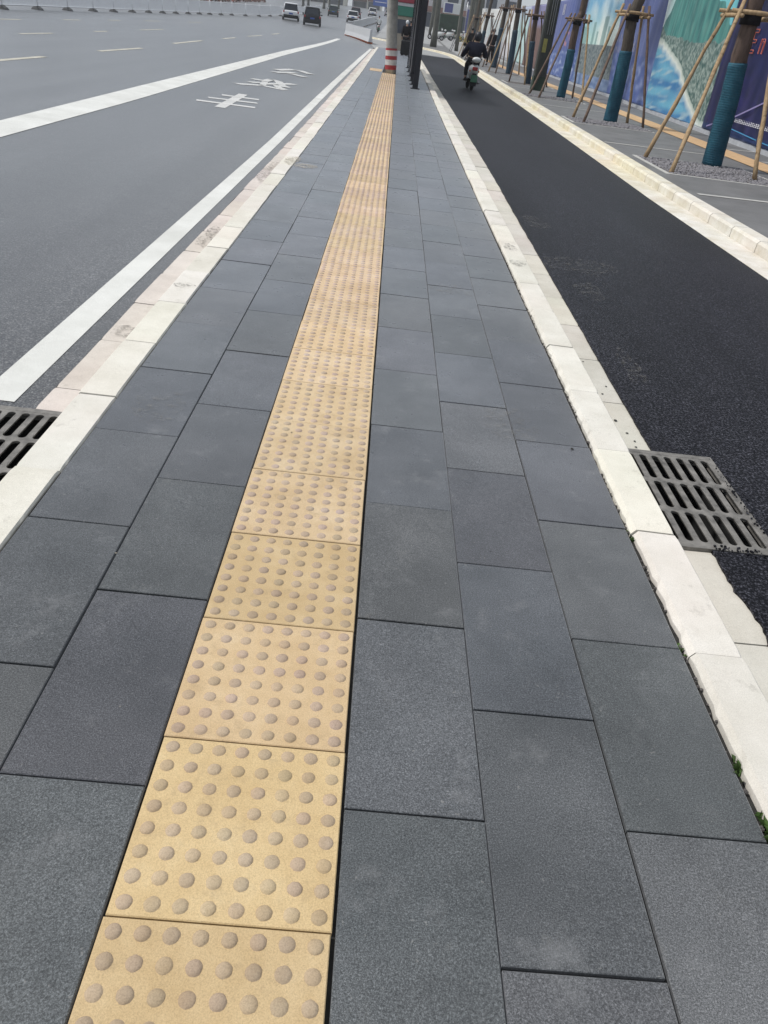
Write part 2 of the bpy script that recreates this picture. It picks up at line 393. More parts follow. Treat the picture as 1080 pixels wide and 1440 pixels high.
def sheet(name, mat, xf0, xf1, y0, y1, zf, nx=2, dz=0, holes=(), **tags):
    m = MB(); ys = ysteps(y0, y1)
    ys = sorted(set([round(y, 4) for y in ys]+[h for H in holes for h in H[2:4]]))
    for a, b in zip(ys, ys[1:]):
        mid = (a+b)/2
        xs_a = [xf0(a)+(xf1(a)-xf0(a))*i/nx for i in range(nx+1)]
        xs_b = [xf0(b)+(xf1(b)-xf0(b))*i/nx for i in range(nx+1)]
        H = [h for h in holes if h[2] < mid < h[3]]
        if H:
            h = H[0]
            segs = [(xf0(mid), h[0]), (h[1], xf1(mid))]
            for s0, s1 in segs:
                if s1-s0 < 1e-4: continue
                for i in range(nx):
                    p, q_ = s0+(s1-s0)*i/nx, s0+(s1-s0)*(i+1)/nx
                    m.quad((p, a, zf(p, a)+dz), (q_, a, zf(q_, a)+dz), (q_, b, zf(q_, b)+dz), (p, b, zf(p, b)+dz))
            continue
        for i in range(nx):
            m.quad((xs_a[i], a, zf(xs_a[i], a)+dz), (xs_a[i+1], a, zf(xs_a[i+1], a)+dz), (xs_b[i+1], b, zf(xs_b[i+1], b)+dz), (xs_b[i], b, zf(xs_b[i], b)+dz))
    return m.build(name, mat, **tags)

# ground to the horizon
m = MB()
ys = [-900, -60, 0, 50, 70, 90, 110, 160, 220, 340, 900]; xs = [-900, -60, 0, 60, 900]
for a, b in zip(ys, ys[1:]):
    for c, d in zip(xs, xs[1:]): m.quad((c, a, rise(a)-.9), (d, a, rise(a)-.9), (d, b, rise(b)-.9), (c, b, rise(b)-.9))
m.build('ground', 'ground', kind='structure')
# carriageway
GL = (-1.60, -1.10, 1.34, 2.09)     # left grate opening x0,x1,y0,y1
GR = (1.10, 1.555, 1.555, 2.325)    # right grate opening
sheet('road', 'road', lambda y: -48, lambda y: LG(y) if y < 62 else LG(62), -6, 420, zroad, nx=30, holes=[(GL[0], -1.36, GL[2], GL[3])], kind='structure')
sheet('forecourt', 'plaza', lambda y: -1.6-.06*(y-61), lambda y: 60, 61.2, 420, lambda x, y: rise(y)-.105, nx=4, kind='structure')

def kerb_run(name, mat, face, y0, y1, L, phase, prof, zf, rough=0, skip=(), tint=.06, near=6, **tags):
    """stones of length L laid end to end; prof = [(offset, z)...] across, offset added to face(y)"""
    m = MB(); k = math.floor((y0-phase)/L); rr = random.Random(len(name)+int(phase*100))
    while phase+k*L < y1:
        a, b = phase+k*L+.0025, phase+(k+1)*L-.0025; k += 1
        for (s0, s1) in skip:
            if a < s0 < b and b <= s1+L: b = min(b, s0)
            elif s0 < a < s1 and b > s1: a = s1
            elif s0 <= a and b <= s1: a = b
        if b-a < .03: continue
        n = int((b-a)/.03)+1 if b < near else 2
        t = 1+rr.uniform(-tint, tint); col = (t, t*(1-rr.uniform(0, .02)), t*(1-rr.uniform(0, .05)))
        dx, dz = rr.uniform(-.004, .004), rr.uniform(-.0025, .0025)
        rings = []
        for i in range(n+1):
            y = a+(b-a)*i/n; ring = []
            e = .004 if i in (0, n) else 0
            for j, (o, z) in enumerate(prof):
                nx_ = nz_ = 0
                if b < near:
                    nz = noise.noise(Vector((o*30, y*22, z*30+j*3)))
                    nx_ = nz*rough*(3.2 if (rough and j in (0, 1)) else .5 if j in (2,) else .12); nz_ = nz*rough*(1.0 if j in (1, 2) else .2)
                ring.append((face(y)+o+dx+nx_, y, zf(0, y)+z+dz-(e if z > -.05 or True else 0)*(1 if j not in (0, len(prof)-1) else 0)+nz_))
            rings.append(ring)
        m.loft(rings, col, smooth=False)
    return m.build(name, mat, tint=True, **tags)
flat = lambda x, y: rise(y)
kerb_run('kerb', 'kerb', lk, -3, 61, .6, .25, [(0, -.2), (-.001, -.006), (-.006, .002), (-.145, .002), (-.152, -.005), (-.152, -.2)], flat, rough=.0008, kind='structure')
kerb_run('gutter', 'gutter', LG, -3, 61, .6, .52, [(.22, -.25), (.22, -.122), (.218, -.119), (.002, -.117), (0, -.121), (0, -.25)], flat, rough=.0006, skip=[(GL[2], GL[3]+.01)], kind='structure')
kerb_run('kerb', 'kerb', lambda y: rk(y)+.004, -3, 84, .6, .23, [(0, -.2), (.004, .004), (.016, .022), (.145, .021), (.152, .014), (.153, -.2)], flat, rough=.0026, kind='structure')
kerb_run('gutter', 'gutter_pale', lambda y: rk(y)+.16, -3, 84, .6, .46, [(0, -.25), (0, -.121), (.003, -.118), (.22, -.117), (.60, -.119), (.60, -.25)], flat, rough=.002, skip=[(GR[2], GR[3])], kind='structure')

# cycle lane: its ragged near edge lies over the gutter stones
m = MB(); ye = []
y = -3.0
while y < 92:
    ye.append(y); y += .02 if y < 4 else .1 if y < 12 else 1.0
ye = sorted(set(ye+[GR[2], GR[3], 1.0]))
def lane_edge(y):
    k = 1.0 if y < 1.6 else .22
    n1 = noise.noise(Vector((1.7, y*5, 0)))*.014+noise.noise(Vector((5.7, y*24, 0)))*.010+noise.noise(Vector((5.7, y*70, 0)))*.005
    return rg(y)+n1*k+(.035 if y < 1.5 else 0)*noise.noise(Vector((y*3, 1, 1)))
for a, b in zip(ye, ye[1:]):
    mid = (a+b)/2; g = GR[2] < mid < GR[3]
    e0, e1 = (1.556, 1.556) if g else (lane_edge(a), lane_edge(b))
    r0, r1 = interp(RR, a)+.02, interp(RR, b)+.02
    if b > 62: r0, r1 = 6, 6
    for i in range(4):
        p0, p1 = e0+(r0-e0)*i/4, e0+(r0-e0)*(i+1)/4; q0, q1 = e1+(r1-e1)*i/4, e1+(r1-e1)*(i+1)/4
        z0, z1 = rise(a)-.108, rise(b)-.108
        m.quad((p0, a, z0), (p1, a, z0), (q1, b, z1), (q0, b, z1))
    m.quad((e0, a, rise(a)-.13), (e0, a, rise(a)-.108), (e1, b, rise(b)-.108), (e1, b, rise(b)-.13))
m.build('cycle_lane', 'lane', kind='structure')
# far side of the lane: flat edging, tall kerb, sidewalk (they follow the curve of RR)
pts = []
y = -3.0
RRs = []
for (a, xa), (b, xb) in zip(RR, RR[1:]):
    n = max(1, int((b-a)/.65))
    for i in range(n): t = i/n; RRs.append((xa+(xb-xa)*t, a+(b-a)*t))
def off(i, d):
    p0 = Vector(RRs[max(i-1, 0)]); p1 = Vector(RRs[min(i+1, len(RRs)-1)]); t = (p1-p0).normalized(); n_ = Vector((t.y, -t.x)); p = Vector(RRs[i])+n_*d
    return p.x, p.y
def strip_run(name, mat, prof, gap=0, tint=0):
    m = MB(); rr = random.Random(3)
    for i in range(len(RRs)-1):
        rings = []
        for k in (0, 1):
            f = (gap if k == 0 else -gap)
            ring = []
            for o, z in prof:
                x0, y0 = off(i, o); x1, y1 = off(i+1, o)
                t = f if k == 0 else 1+f
                x, y_ = x0+(x1-x0)*t, y0+(y1-y0)*t
                ring.append((x, y_, rise(y_)+z))
            rings.append(ring)
        t = 1+rr.uniform(-tint, tint); yel = max(0, min(1, (RRs[i][1]-8.5)/3))*rr.uniform(.3, 1)
        m.loft(rings, (t, t*(1-.03*yel), t*(1-.16*yel)))
    return m.build(name, mat, tint=True, kind='structure')
strip_run('gutter', 'kerb2', [(0, -.25), (0, -.104), (.004, -.1), (.298, -.098), (.298, -.25)], .002, .03)
strip_run('kerb', 'kerb2', [(.30, -.25), (.302, -.012), (.325, .014), (.49, .014), (.50, .004), (.50, -.25)], .009, .05)
m = MB()
for i in range(len(RRs)-1):
    a, b = off(i, .5), off(i+1, .5)
    X = 60
    cols = [0, .02, .08, .3, 1]
    for c, d in zip(cols, cols[1:]):
        p = lambda q_, t: (q_[0]+(X-q_[0])*t, q_[1] if t < .9 else q_[1])
        A, B, C_, D = p(a, c), p(a, d), p(b, d), p(b, c)
        m.quad((A[0], A[1], rise(A[1])), (B[0], B[1], rise(B[1])), (C_[0], C_[1], rise(C_[1])), (D[0], D[1], rise(D[1])))
m.build('sidewalk', 'side', kind='structure')
# light concrete plaza beyond the bend of the lane
m = MB()
for a, b in zip(range(66, 300, 6), range(72, 306, 6)):
    f = lambda y: max(4.6, interp([(66, 4.6), (300, 4.6)], y)) if y < 76 else (2.4 if y < 80 else -6)
    m.quad((4.7, a, rise(a)+.004), (8.6, a, rise(a)+.004), (8.6, b, rise(b)+.004), (4.7, b, rise(b)+.004))
m.build('plaza', 'plaza', kind='structure')

# ------------------------------------------------------------------ pavement slabs and tactile strip
m = MB()
def bed_x(y): return lk(y)-.02, rk(y)+.02
for a, b in zip(ysteps(-3, 62), ysteps(-3, 62)[1:]):
    m.quad((lk(a)-.01, a, -.012+rise(a)), (rk(a)+.03, a, -.012+rise(a)), (rk(b)+.03, b, -.012+rise(b)), (lk(b)-.01, b, -.012+rise(b)))
m.build('paving_bed', 'joint', kind='structure')
m = MB(); rr = random.Random(21)
cols = [(lambda y: lk(y)+.003, lambda y: -.702-.0025*max(y-4, 0), .571), (lambda y: -.702-.0025*max(y-4, 0), lambda y: -.403-.0025*max(y-4, 0), .2699),
        (lambda y: .003, lambda y: .30+.0012*max(y-4, 0), .2568), (lambda y: .30+.0012*max(y-4, 0), lambda y: .60+.0012*max(y-4, 0), -.036), (lambda y: .60+.0012*max(y-4, 0), lambda y: rk(y)-.006, .2625)]
for ci, (fa, fb, ph) in enumerate(cols):
    k = math.floor((-3-ph)/.6)
    while ph+k*.6 < 61.5:
        y0, y1 = ph+k*.6, ph+(k+1)*.6; k += 1
        g = .0020+rr.uniform(0, .0008); b = .0018
        t = 1+rr.uniform(-.13, .16); col = (t*(1+rr.uniform(-.03, .03)), t, t*(1+rr.uniform(-.04, .05)))
        h = rr.uniform(-.0012, .0012); tx, ty = rr.uniform(-.004, .004), rr.uniform(-.002, .002)
        jx = rr.uniform(-.0015, .0015); jy = rr.uniform(-.0014, .0014)
        xa0, xb0, xa1, xb1 = fa(y0)+g, fb(y0)-g, fa(y1)+g, fb(y1)-g
        def P(x, y, z): return (x+jx, y+jy, z+h+tx*(x-(xa0+xb0)/2)+ty*(y-(y0+y1)/2)+rise(y))
        Y0, Y1 = y0+g, y1-g
        vs_ = [P(xa0, Y0, -.03), P(xb0, Y0, -.03), P(xb1, Y1, -.03), P(xa1, Y1, -.03),
               P(xa0, Y0, -b), P(xb0, Y0, -b), P(xb1, Y1, -b), P(xa1, Y1, -b),
               P(xa0+b, Y0+b, 0), P(xb0-b, Y0+b, 0), P(xb1-b, Y1-b, 0), P(xa1+b, Y1-b, 0)]
        fs = [(8, 9, 10, 11)]
        for i in range(4):
            j = (i+1) % 4; fs += [(i, j, 4+j, 4+i), (4+i, 4+j, 8+j, 8+i)]
        m.add(vs_, fs, col)
m.build('pavement', 'slab', tint=True, kind='structure')

m = MB(); rr = random.Random(5)
for j in range(-6, 73):
    y0 = .4*j; g = .0018; b = .002
    xl = -.403-.0025*max(y0-4, 0)+.0008; xr = .0
    t = 1+rr.uniform(-.06, .08); col = (t, t*(1+rr.uniform(-.02, .02)), t*(1+rr.uniform(-.06, .05)))
    if j <= 2: col = (col[0]*.93, col[1]*.93, col[2]*.80)
    h = .001+rr.uniform(-.001, .0015); jx = rr.uniform(-.0015, .0015)
    x0, x1, Y0, Y1 = xl+g+jx, xr-g+jx, y0+g, y0+.4-g
    P = lambda x, y, z: (x, y, z+h)
    vs_ = [P(x0, Y0, -.03), P(x1, Y0, -.03), P(x1, Y1, -.03), P(x0, Y1, -.03), P(x0, Y0, -b), P(x1, Y0, -b), P(x1, Y1, -b), P(x0, Y1, -b),
           P(x0+b, Y0+b, 0), P(x1-b, Y0+b, 0), P(x1-b, Y1-b, 0), P(x0+b, Y1-b, 0)]
    fs = [(8, 9, 10, 11)]
    for i in range(4):
        k = (i+1) % 4; fs += [(i, k, 4+k, 4+i), (4+i, 4+k, 8+k, 8+i)]
    m.add(vs_, fs, col)
    px = (x1-x0)/8; ns = 16 if y0 < 3 else 10 if y0 < 8 else 6
    for ix in range(8):
        for iy in range(8):
            cx, cy = x0+px*(ix+.5), Y0+(Y1-Y0)/8*(iy+.5)
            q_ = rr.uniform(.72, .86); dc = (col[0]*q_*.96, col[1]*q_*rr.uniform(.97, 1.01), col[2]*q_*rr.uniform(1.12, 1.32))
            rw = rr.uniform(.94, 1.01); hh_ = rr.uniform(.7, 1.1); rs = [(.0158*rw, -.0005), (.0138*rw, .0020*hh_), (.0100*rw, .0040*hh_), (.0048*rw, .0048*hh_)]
            if ns == 6: rs = [(.0162, -.0005), (.0135, .0033)]
            vs_ = []
            for r__, z in rs:
                for a in range(ns): an = 2*pi*a/ns; wb = 1+(rr.uniform(-.05, .05) if ns > 6 else 0); vs_.append(P(cx+r__*wb*cos(an), cy+r__*wb*sin(an), z))
            fs = [tuple((len(rs)-1)*ns+a for a in range(ns))]
            for k in range(len(rs)-1):
                for a in range(ns): c = (a+1) % ns; fs.append((k*ns+a, k*ns+c, (k+1)*ns+c, (k+1)*ns+a))
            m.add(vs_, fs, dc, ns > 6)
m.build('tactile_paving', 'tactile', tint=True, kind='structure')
# small yellow cross strip beside the pole
m = MB(); m.quad((-.92, 29.6, .004), (-.50, 29.6, .004), (-.50, 31.4, .004), (-.95, 31.4, .004)); m.build('tactile_paving', 'tactile', tint=True, kind='structure')

# ------------------------------------------------------------------ painted markings
def ribbon(m, pts, wid, zf, dz=.004):
    for (x0, y0), (x1, y1) in zip(pts, pts[1:]):
        n = max(1, int(abs(y1-y0)/2))
        d = Vector((x1-x0, y1-y0)).normalized(); nx_, ny_ = -d.y*wid/2, d.x*wid/2
        for i in range(n):
            a, b = i/n, (i+1)/n
            ax, ay, bx, by = x0+(x1-x0)*a, y0+(y1-y0)*a, x0+(x1-x0)*b, y0+(y1-y0)*b
            q_ = [(ax+nx_, ay+ny_), (ax-nx_, ay-ny_), (bx-nx_, by-ny_), (bx+nx_, by+ny_)]
            m.add([(x, y, zf(x, y)+dz) for x, y in q_][::-1], [(3, 2, 1, 0)])
m = MB()
for (y0, y1) in ((-4, 1.33), (2.13, 60)):
    ys = [v for v in ysteps(y0, y1)]
    for a, b in zip(ys, ys[1:]):
        L = lambda y: interp([(0, -1.62), (10.4, -1.625), (22, -1.73), (43, -1.86), (60, -1.9)], y)
        Rr = lambda y: interp([(0, -1.465), (10.6, -1.48), (22.3, -1.56), (45, -1.66), (60, -1.74)], y)
        m.quad((L(a), a, zroad(L(a), a)+.004), (Rr(a), a, zroad(Rr(a), a)+.004), (Rr(b), b, zroad(Rr(b), b)+.004), (L(b), b, zroad(L(b), b)+.004))
m.build('lane_line', 'white', kind='structure')
m = MB()
ys = ysteps(-4, 71)
for a, b in zip(ys, ys[1:]):
    L = lambda y: interp([(0, -4.42), (9, -4.50), (15, -4.60), (38, -4.90), (71, -4.95)], y)
    Rr = lambda y: interp([(0, -4.0), (8, -4.05), (12.7, -4.05), (33.6, -4.38), (71, -4.62)], y)
    m.quad((L(a), a, zroad(L(a), a)+.004), (Rr(a), a, zroad(Rr(a), a)+.004), (Rr(b), b, zroad(Rr(b), b)+.004), (L(b), b, zroad(L(b), b)+.004))
m.build('lane_line', 'white', kind='structure')
m = MB()
for a, b, x0, x1, wd in ((13.6, 17.75, -7.4, -7.4, .15), (21.5, 25.1, -7.5, -7.45, .15), (30, 35.2, -7.75, -7.9, .15), (40, 43.4, -8.0, -8.05, .15), (48, 53, -8.2, -8.2, .15), (58, 62, -8.3, -8.35, .15),
                         (23.3, 25.6, -10.2, -10.2, .12), (29.8, 31.2, -10.4, -10.4, .12), (36, 40, -10.6, -10.7, .12), (28.2, 30.15, -13, -13, .14), (34.6, 36.5, -13.2, -13.2, .14), (40.8, 42.5, -13.4, -13.4, .14), (47, 50, -13.5, -13.5, .14), (56, 60, -13.3, -13.3, .14)):
    ribbon(m, [(x0, a), (x1, b)], wd, zroad)
m.build('lane_dashes', 'yellow', kind='structure')
m = MB()
C1 = [([(-2.87, 13.44), (-2.955, 16.2)], .145), ([(-3.38, 14.0), (-2.40, 14.19)], .17), ([(-3.32, 14.68), (-2.48, 14.95)], .17), ([(-3.23, 15.46), (-2.55, 15.6)], .2)]
C2 = [([(-3.46, 18.25), (-3.0, 18.8), (-2.4, 18.5)], .22), ([(-3.34, 19.15), (-3.08, 19.5)], .22), ([(-3.44, 20.2), (-3.1, 20.15)], .25), ([(-2.46, 20.5), (-2.8, 19.8), (-3.05, 19.2)], .2),
      ([(-3.12, 20.0), (-3.06, 20.85), (-2.86, 20.6), (-2.66, 19.7), (-2.47, 19.2)], .17), ([(-2.98, 18.9), (-3.08, 19.9)], .12), ([(-2.74, 19.4), (-2.62, 18.9), (-2.45, 18.6)], .15)]
C3 = [([(-3.37, 23.5), (-2.91, 24.6)], .26), ([(-3.45, 24.55), (-3.1, 25.9)], .24), ([(-2.93, 23.9), (-2.49, 23.42)], .26), ([(-2.92, 25.85), (-2.49, 24.95)], .24)]
dzc = .004
for C in (C1, C2, C3):
    for p, wd in C: ribbon(m, p, wd*1.2, zroad, dzc); dzc += .0006
m.build('road_lettering', 'white_old', kind='structure')
# mortar smears on the gutter and pavement
def blob(m, cx, cy, rx, ry, z, seed, n=26):
    rb = random.Random(seed); ph = rb.uniform(0, 50); vs_ = [(cx, cy, z)]
    for i in range(n):
        a = 2*pi*i/n; k = 1+.45*noise.noise(Vector((cos(a)*1.6+ph, sin(a)*1.6, ph)))
        vs_.append((cx+cos(a)*rx*k, cy+sin(a)*ry*k, z))
    m.add(vs_, [(0, i+1, (i+1) % n+1) for i in range(n)])
m = MB(); blob(m, -.90, 8.1, .14, .16, .0045, 3); blob(m, -1.06, 8.35, .08, .3, .0062, 8); m.build('mortar_stain', 'mortar', kind='structure')
m = MB(); blob(m, .03, .86, .03, .02, .004, 5); blob(m, .60, 2.2, .12, .15, .0042, 15); blob(m, -.84, 2.0, .1, .14, .0042, 16); blob(m, .45, 4.1, .14, .12, .0042, 17)
for x, y, a, b, k in ((1.62, 5.6, .28, .25, 31), (1.55, 4.9, .12, .2, 32), (1.5, 7.2, .12, .3, 33), (1.46, 3.4, .06, .3, 34)): blob(m, x, y, a, b, -.104+rise(y), k)
m.build('dust_stain', 'dust', kind='structure')
m = MB(); blob(m, -1.27, 3.05, .08, .10, -.113, 41); blob(m, -1.29, 5.15, .09, .3, -.113, 42); blob(m, -1.11, 3.55, .06, .05, .0065, 43); blob(m, -1.27, 8.2, .10, .6, -.112, 44); blob(m, .985, 4.9, .06, .08, .0262, 45); blob(m, .99, 5.4, .05, .12, .0262, 46); m.build('grime_stain', 'grime', kind='structure')
m = MB(); rr = random.Random(4)
for x, y, r in ((.83, 2.03, .0075), (1.19, 2.63, .009), (1.215, 2.5, .006), (1.23, 2.42, .005), (1.22, 2.36, .0055), (1.20, 2.95, .006), (1.245, 3.06, .006), (1.19, 3.4, .005), (-.30, 1.9, .003)):
    blob(m, x, y, r, r*1.1, (.0035 if x < .9 and x > -.4 else -.1135) if x > 0 else .0035, int(x*99))
m.build('tar_spots', 'joint', kind='structure')
m = MB(); rr = random.Random(14)
for i in range(26):
    x, y = rr.choice([rr.uniform(.02, .28), rr.uniform(.32, .88), rr.uniform(-.97, -.42)]), rr.uniform(.2, 6); r = rr.uniform(.0012, .003); blob(m, x, y, r*rr.uniform(.7, 2), r, .0032, i)
m.build('pale_flecks', 'mortar', kind='structure')

# ------------------------------------------------------------------ drain grates
def grate(loc, x0, x1, y0, y1, nc, nr, label):
    t = thing('drain_grate', loc, label, 'drain grate')
    m = MB(); bx, by = .022, .03; cw, ch = (x1-x0-2*bx)/nc, (y1-y0-2*by)/nr; z = 0; n = 24; th = .035
    m.box(x0, x0+bx, y0, y1, -th, z); m.box(x1-bx, x1, y0, y1, -th, z); m.box(x0+bx, x1-bx, y0, y0+by, -th, z-.0003); m.box(x0+bx, x1-bx, y1-by, y1, -th, z-.0003)
    m.build('frame', 'iron', t)
    m = MB()
    for i in range(nc):
        for j in range(nr):
            cx, cy = x0+bx+cw*(i+.5), y0+by+ch*(j+.5); hw, hh = cw*.27, ch*.44
            outer, inner = [], []
            for k in range(n):
                a = 2*pi*(k+.5)/n; c, s_ = cos(a), sin(a)
                inner.append((cx+hw*c, cy+(hh-hw)*(1 if s_ > 0 else -1)+hw*s_))
                ex, ey = (cw/2, ch/2); q_ = min(ex/abs(c) if abs(c) > 1e-6 else 1e9, ey/abs(s_*3) if abs(s_) > 1e-6 else 1e9)
                outer.append((cx+c*q_, cy+max(-ey, min(ey, s_*3*q_))))
            for co in ((1, 1), (-1, 1), (-1, -1), (1, -1)):
                kk = min(range(n), key=lambda k: (outer[k][0]-cx-co[0]*cw/2)**2+(outer[k][1]-cy-co[1]*ch/2)**2)
                outer[kk] = (cx+co[0]*cw/2, cy+co[1]*ch/2)
            rings = [[(x, y, z-.001) for x, y in outer], [(cx+(x-cx)*1.06, cy+(y-cy)*1.01, z-.001) for x, y in inner], [(x, y, z-.003) for x, y in inner], [(cx+(x-cx)*1.35, cy+(y-cy)*1.03, -.014) for x, y in inner]]
            m.loft(rings[::-1], cap=False)
    m.build('grid', 'iron', t)
    m = MB(); d = .6; e = .0
    m.add([(x0-e, y0, -th), (x1, y0, -th), (x1, y1, -th), (x0-e, y1, -th), (x0-e, y0, -d), (x1, y0, -d), (x1, y1, -d), (x0-e, y1, -d)], [(4, 5, 6, 7), (0, 1, 5, 4), (1, 2, 6, 5), (2, 3, 7, 6), (3, 0, 4, 7)])
    m.build('basin', 'black', t)
    return t
grate((0, 0, -.106), 1.115, 1.552, 1.558, 2.322, 7, 3, 'cast iron drain grate with slots beside the dark cycle lane asphalt')
grate((0, 0, -.116), -1.598, -1.162, 1.342, 2.088, 7, 3, 'grey iron drain grate at the left edge below the white road line')
# asphalt crumbs spilt on the right grate, weeds in the kerb gap
m = MB(); rr = random.Random(9)
for i in range(130):
    if i < 70: x, y = 1.53+abs(rr.gauss(0, .02)), rr.uniform(1.56, 2.3)
    else: x, y = rr.uniform(1.3, 1.56), 1.56+rr.gauss(0, .012)
    r = rr.uniform(.002, .006); m.ball((x, y, -.104+r*.4), r, 5, 4, sc=(1, 1, .7), smooth=False)
m.build('asphalt_crumbs', 'lane', kind='stuff')
def weed(x, y, n, h, seed, label):
    m = MB(); rr = random.Random(seed)
    for i in range(n):
        a = rr.uniform(0, 2*pi); L = h*rr.uniform(.5, 1.2); bx, by = x+rr.uniform(-.006, .006), y+rr.uniform(-.03, .03); w_ = rr.uniform(.0025, .006)
        dx, dy = cos(a), sin(a); px, py = -dy*w_, dx*w_
        p1 = (bx+dx*L*.35, by+dy*L*.35, L*.55-.01); p2 = (bx+dx*L*.8, by+dy*L*.8, L*.5-.01)
        t = rr.uniform(.7, 1.5)
        m.add([(bx-px*.4, by-py*.4, -.012), (bx+px*.4, by+py*.4, -.012), (p1[0]+px, p1[1]+py, p1[2]), p2, (p1[0]-px, p1[1]-py, p1[2])], [(0, 1, 2, 3, 4)], (t, t, t))
    tag(m.build('weed', 'leafa', tint=True), label, 'weed')
weed(.925, .46, 34, .026, 1, 'small green weed in the kerb gap near the bottom right corner')
weed(.925, .30, 26, .03, 2, 'low green weed at the right frame edge below the other weed')
weed(.919, 1.43, 16, .02, 3, 'tiny moss tuft in the kerb gap beside the drain grate')
weed(.917, .86, 12, .018, 4, 'tiny dark tuft at a kerb joint between the drain grate and the weeds')
m = MB(); rr = random.Random(12)
for i in range(160):
    y = rr.uniform(-.5, 5); m.ball((.913+rr.uniform(-.004, .008), y, -.006+rr.uniform(0, .004)), rr.uniform(.002, .006), 5, 4, smooth=False)
m.build('joint_grit', 'soil', kind='stuff')

# ------------------------------------------------------------------ white railing along the middle of the street
FEET = [(-15.7, 18), (-15.7, 22.4), (-15.75, 26.8), (-15.8, 31.1), (-15.92, 35.45), (-16.28, 39.91), (-16.55, 44.33), (-16.85, 48.95), (-17.1, 53.3), (-17.35, 57.9), (-17.5, 62.3), (-17.5, 66), (-17.45, 69.7), (-17.4, 73.6),
        (-17.3, 77.3), (-17.1, 80.6), (-16.8, 84.2), (-16.5, 88), (-15.9, 92.4), (-15.3, 97.5), (-14.9, 103), (-14.5, 109), (-14.2, 115), (-14.0, 122), (-13.9, 130), (-13.9, 139), (-14, 149), (-14.2, 160)]
rail = thing('median_railing', (FEET[0][0], FEET[0][1], 0), 'long white picket railing on dark feet along the middle of the street', 'railing')
def rel(o, root): o.location = -root.location
mp, mr = MB(), MB()
for (x0, y0), (x1, y1) in zip(FEET, FEET[1:]):
    z0, z1 = zroad(x0, y0), zroad(x1, y1)
    for h in (.16, .98): mr.tube([(x0, y0, z0+h), (x1, y1, z1+h)], .028, 4, smooth=False)
    n = int(math.hypot(x1-x0, y1-y0)/.13)
    for i in range(1, n):
        t = i/n; x, y, z = x0+(x1-x0)*t, y0+(y1-y0)*t, z0+(z1-z0)*t
        mp.box(x-.011, x+.011, y-.022, y+.022, z+.17, z+.97)
rel(mr.build('rail', 'fence', rail), rail); rel(mp.build('pickets', 'fence', rail), rail)
for x, y in FEET:
    z = zroad(x, y); m = MB(); m.tube([(x, y, z), (x, y, z+1.06)], .042, 8); m.ball((x, y, z+1.08), .05, 8, 6)
    p = m.build('post', 'fence', rail); rel(p, rail)
    m = MB(); m.loft([[(x-.24, y-.14, z), (x+.24, y-.14, z), (x+.24, y+.14, z), (x-.24, y+.14, z)], [(x-.20, y-.11, z+.07), (x+.20, y-.11, z+.07), (x+.20, y+.11, z+.07), (x-.20, y+.11, z+.07)], [(x-.07, y-.06, z+.16), (x+.07, y-.06, z+.16), (x+.07, y+.06, z+.16), (x-.07, y+.06, z+.16)]])
    f = m.build('foot', 'foot', p); f.parent = p

# ------------------------------------------------------------------ concrete pole with red and white bands
t = thing('concrete_pole', (-.19, 29.3, 0), 'round grey concrete pole with red and white bands at its foot', 'pole')
m = MB(); m.tube([(0, 0, 0), (-.03, 0, .5), (-.17, 0, 2.1), (-.45, 0, 5.2), (-.76, 0, 8.6)], [.185, .182, .175, .155, .13], 20, wob=.01, rnd=R0)
m.build('shaft', 'conc', t)
for z0, z1, mt in ((.12, .25, 'red'), (.25, .41, 'rwhite'), (.41, .52, 'red'), (.52, .68, 'rwhite'), (.68, .74, 'red')):
    if mt == 'conc': continue
    m = MB(); xs_ = lambda z: -.06*z
    m.tube([(xs_(z0), 0, z0), (xs_(z1), 0, z1)], [.197, .196], 20, cap=False)
    m.tube([(xs_(z0), 0, z0+.002), (xs_(z0), 0, z0-.002)], [.197, .18], 20, cap=False)
    m.build('reflective_band', mt, t)

# ------------------------------------------------------------------ bus shelter: a row of dark posts with glass and solid panels
t = thing('bus_shelter', (.55, 23, 0), 'dark steel bus shelter seen end on, its posts in a row on the pavement', 'bus shelter')
PY = [0, 1.7, 3.4, 6.2, 9.0, 12.4]
for i, py in enumerate(PY):
    m = MB(); w_ = .07 if i else .075
    m.box(-w_-.01*i, w_-.01*i, py-.05, py+.05, .0, 2.72, bev=.008)
    m.box(-w_-.05-.01*i, w_+.05-.01*i, py-.09, py+.09, .0, .02)
    m.build('post', 'steel', t)
for i, (a, b, z0, z1, mt, nm) in enumerate([(0.06, 1.64, .35, 2.5, 'steel', 'back_panel'), (1.76, 3.34, .42, 2.5, 'steel', 'back_panel'), (3.46, 6.14, .12, 2.5, 'glass', 'glass_pane'), (6.26, 8.94, .12, 2.5, 'glass', 'glass_pane'), (9.06, 12.34, .12, 2.5, 'glass', 'glass_pane')]):
    m = MB()
    if mt == 'glass': m.box(-.10, -.088, a, b, z0, z1)
    else: m.box(-.16-.03*i, -.03, a, b, z0, z1, bev=.02)
    p = m.build(nm, mt, t)
    if mt == 'glass':
        m = MB()
        rc = lambda e, x: [(x, a-e, z0-e), (x, b+e, z0-e), (x, b+e, z1+e), (x, a-e, z1+e)]
        R4 = [rc(.004, -.115), rc(.004, -.075), rc(-.02, -.075), rc(-.02, -.115), rc(.004, -.115)]
        m.loft(R4, cap=False); m.build('frame', 'steel', p).parent = p
m = MB(); m.box(-1.25, .32, -.5, 13.0, 2.74, 2.86, bev=.03); m.build('roof', 'steel', t)

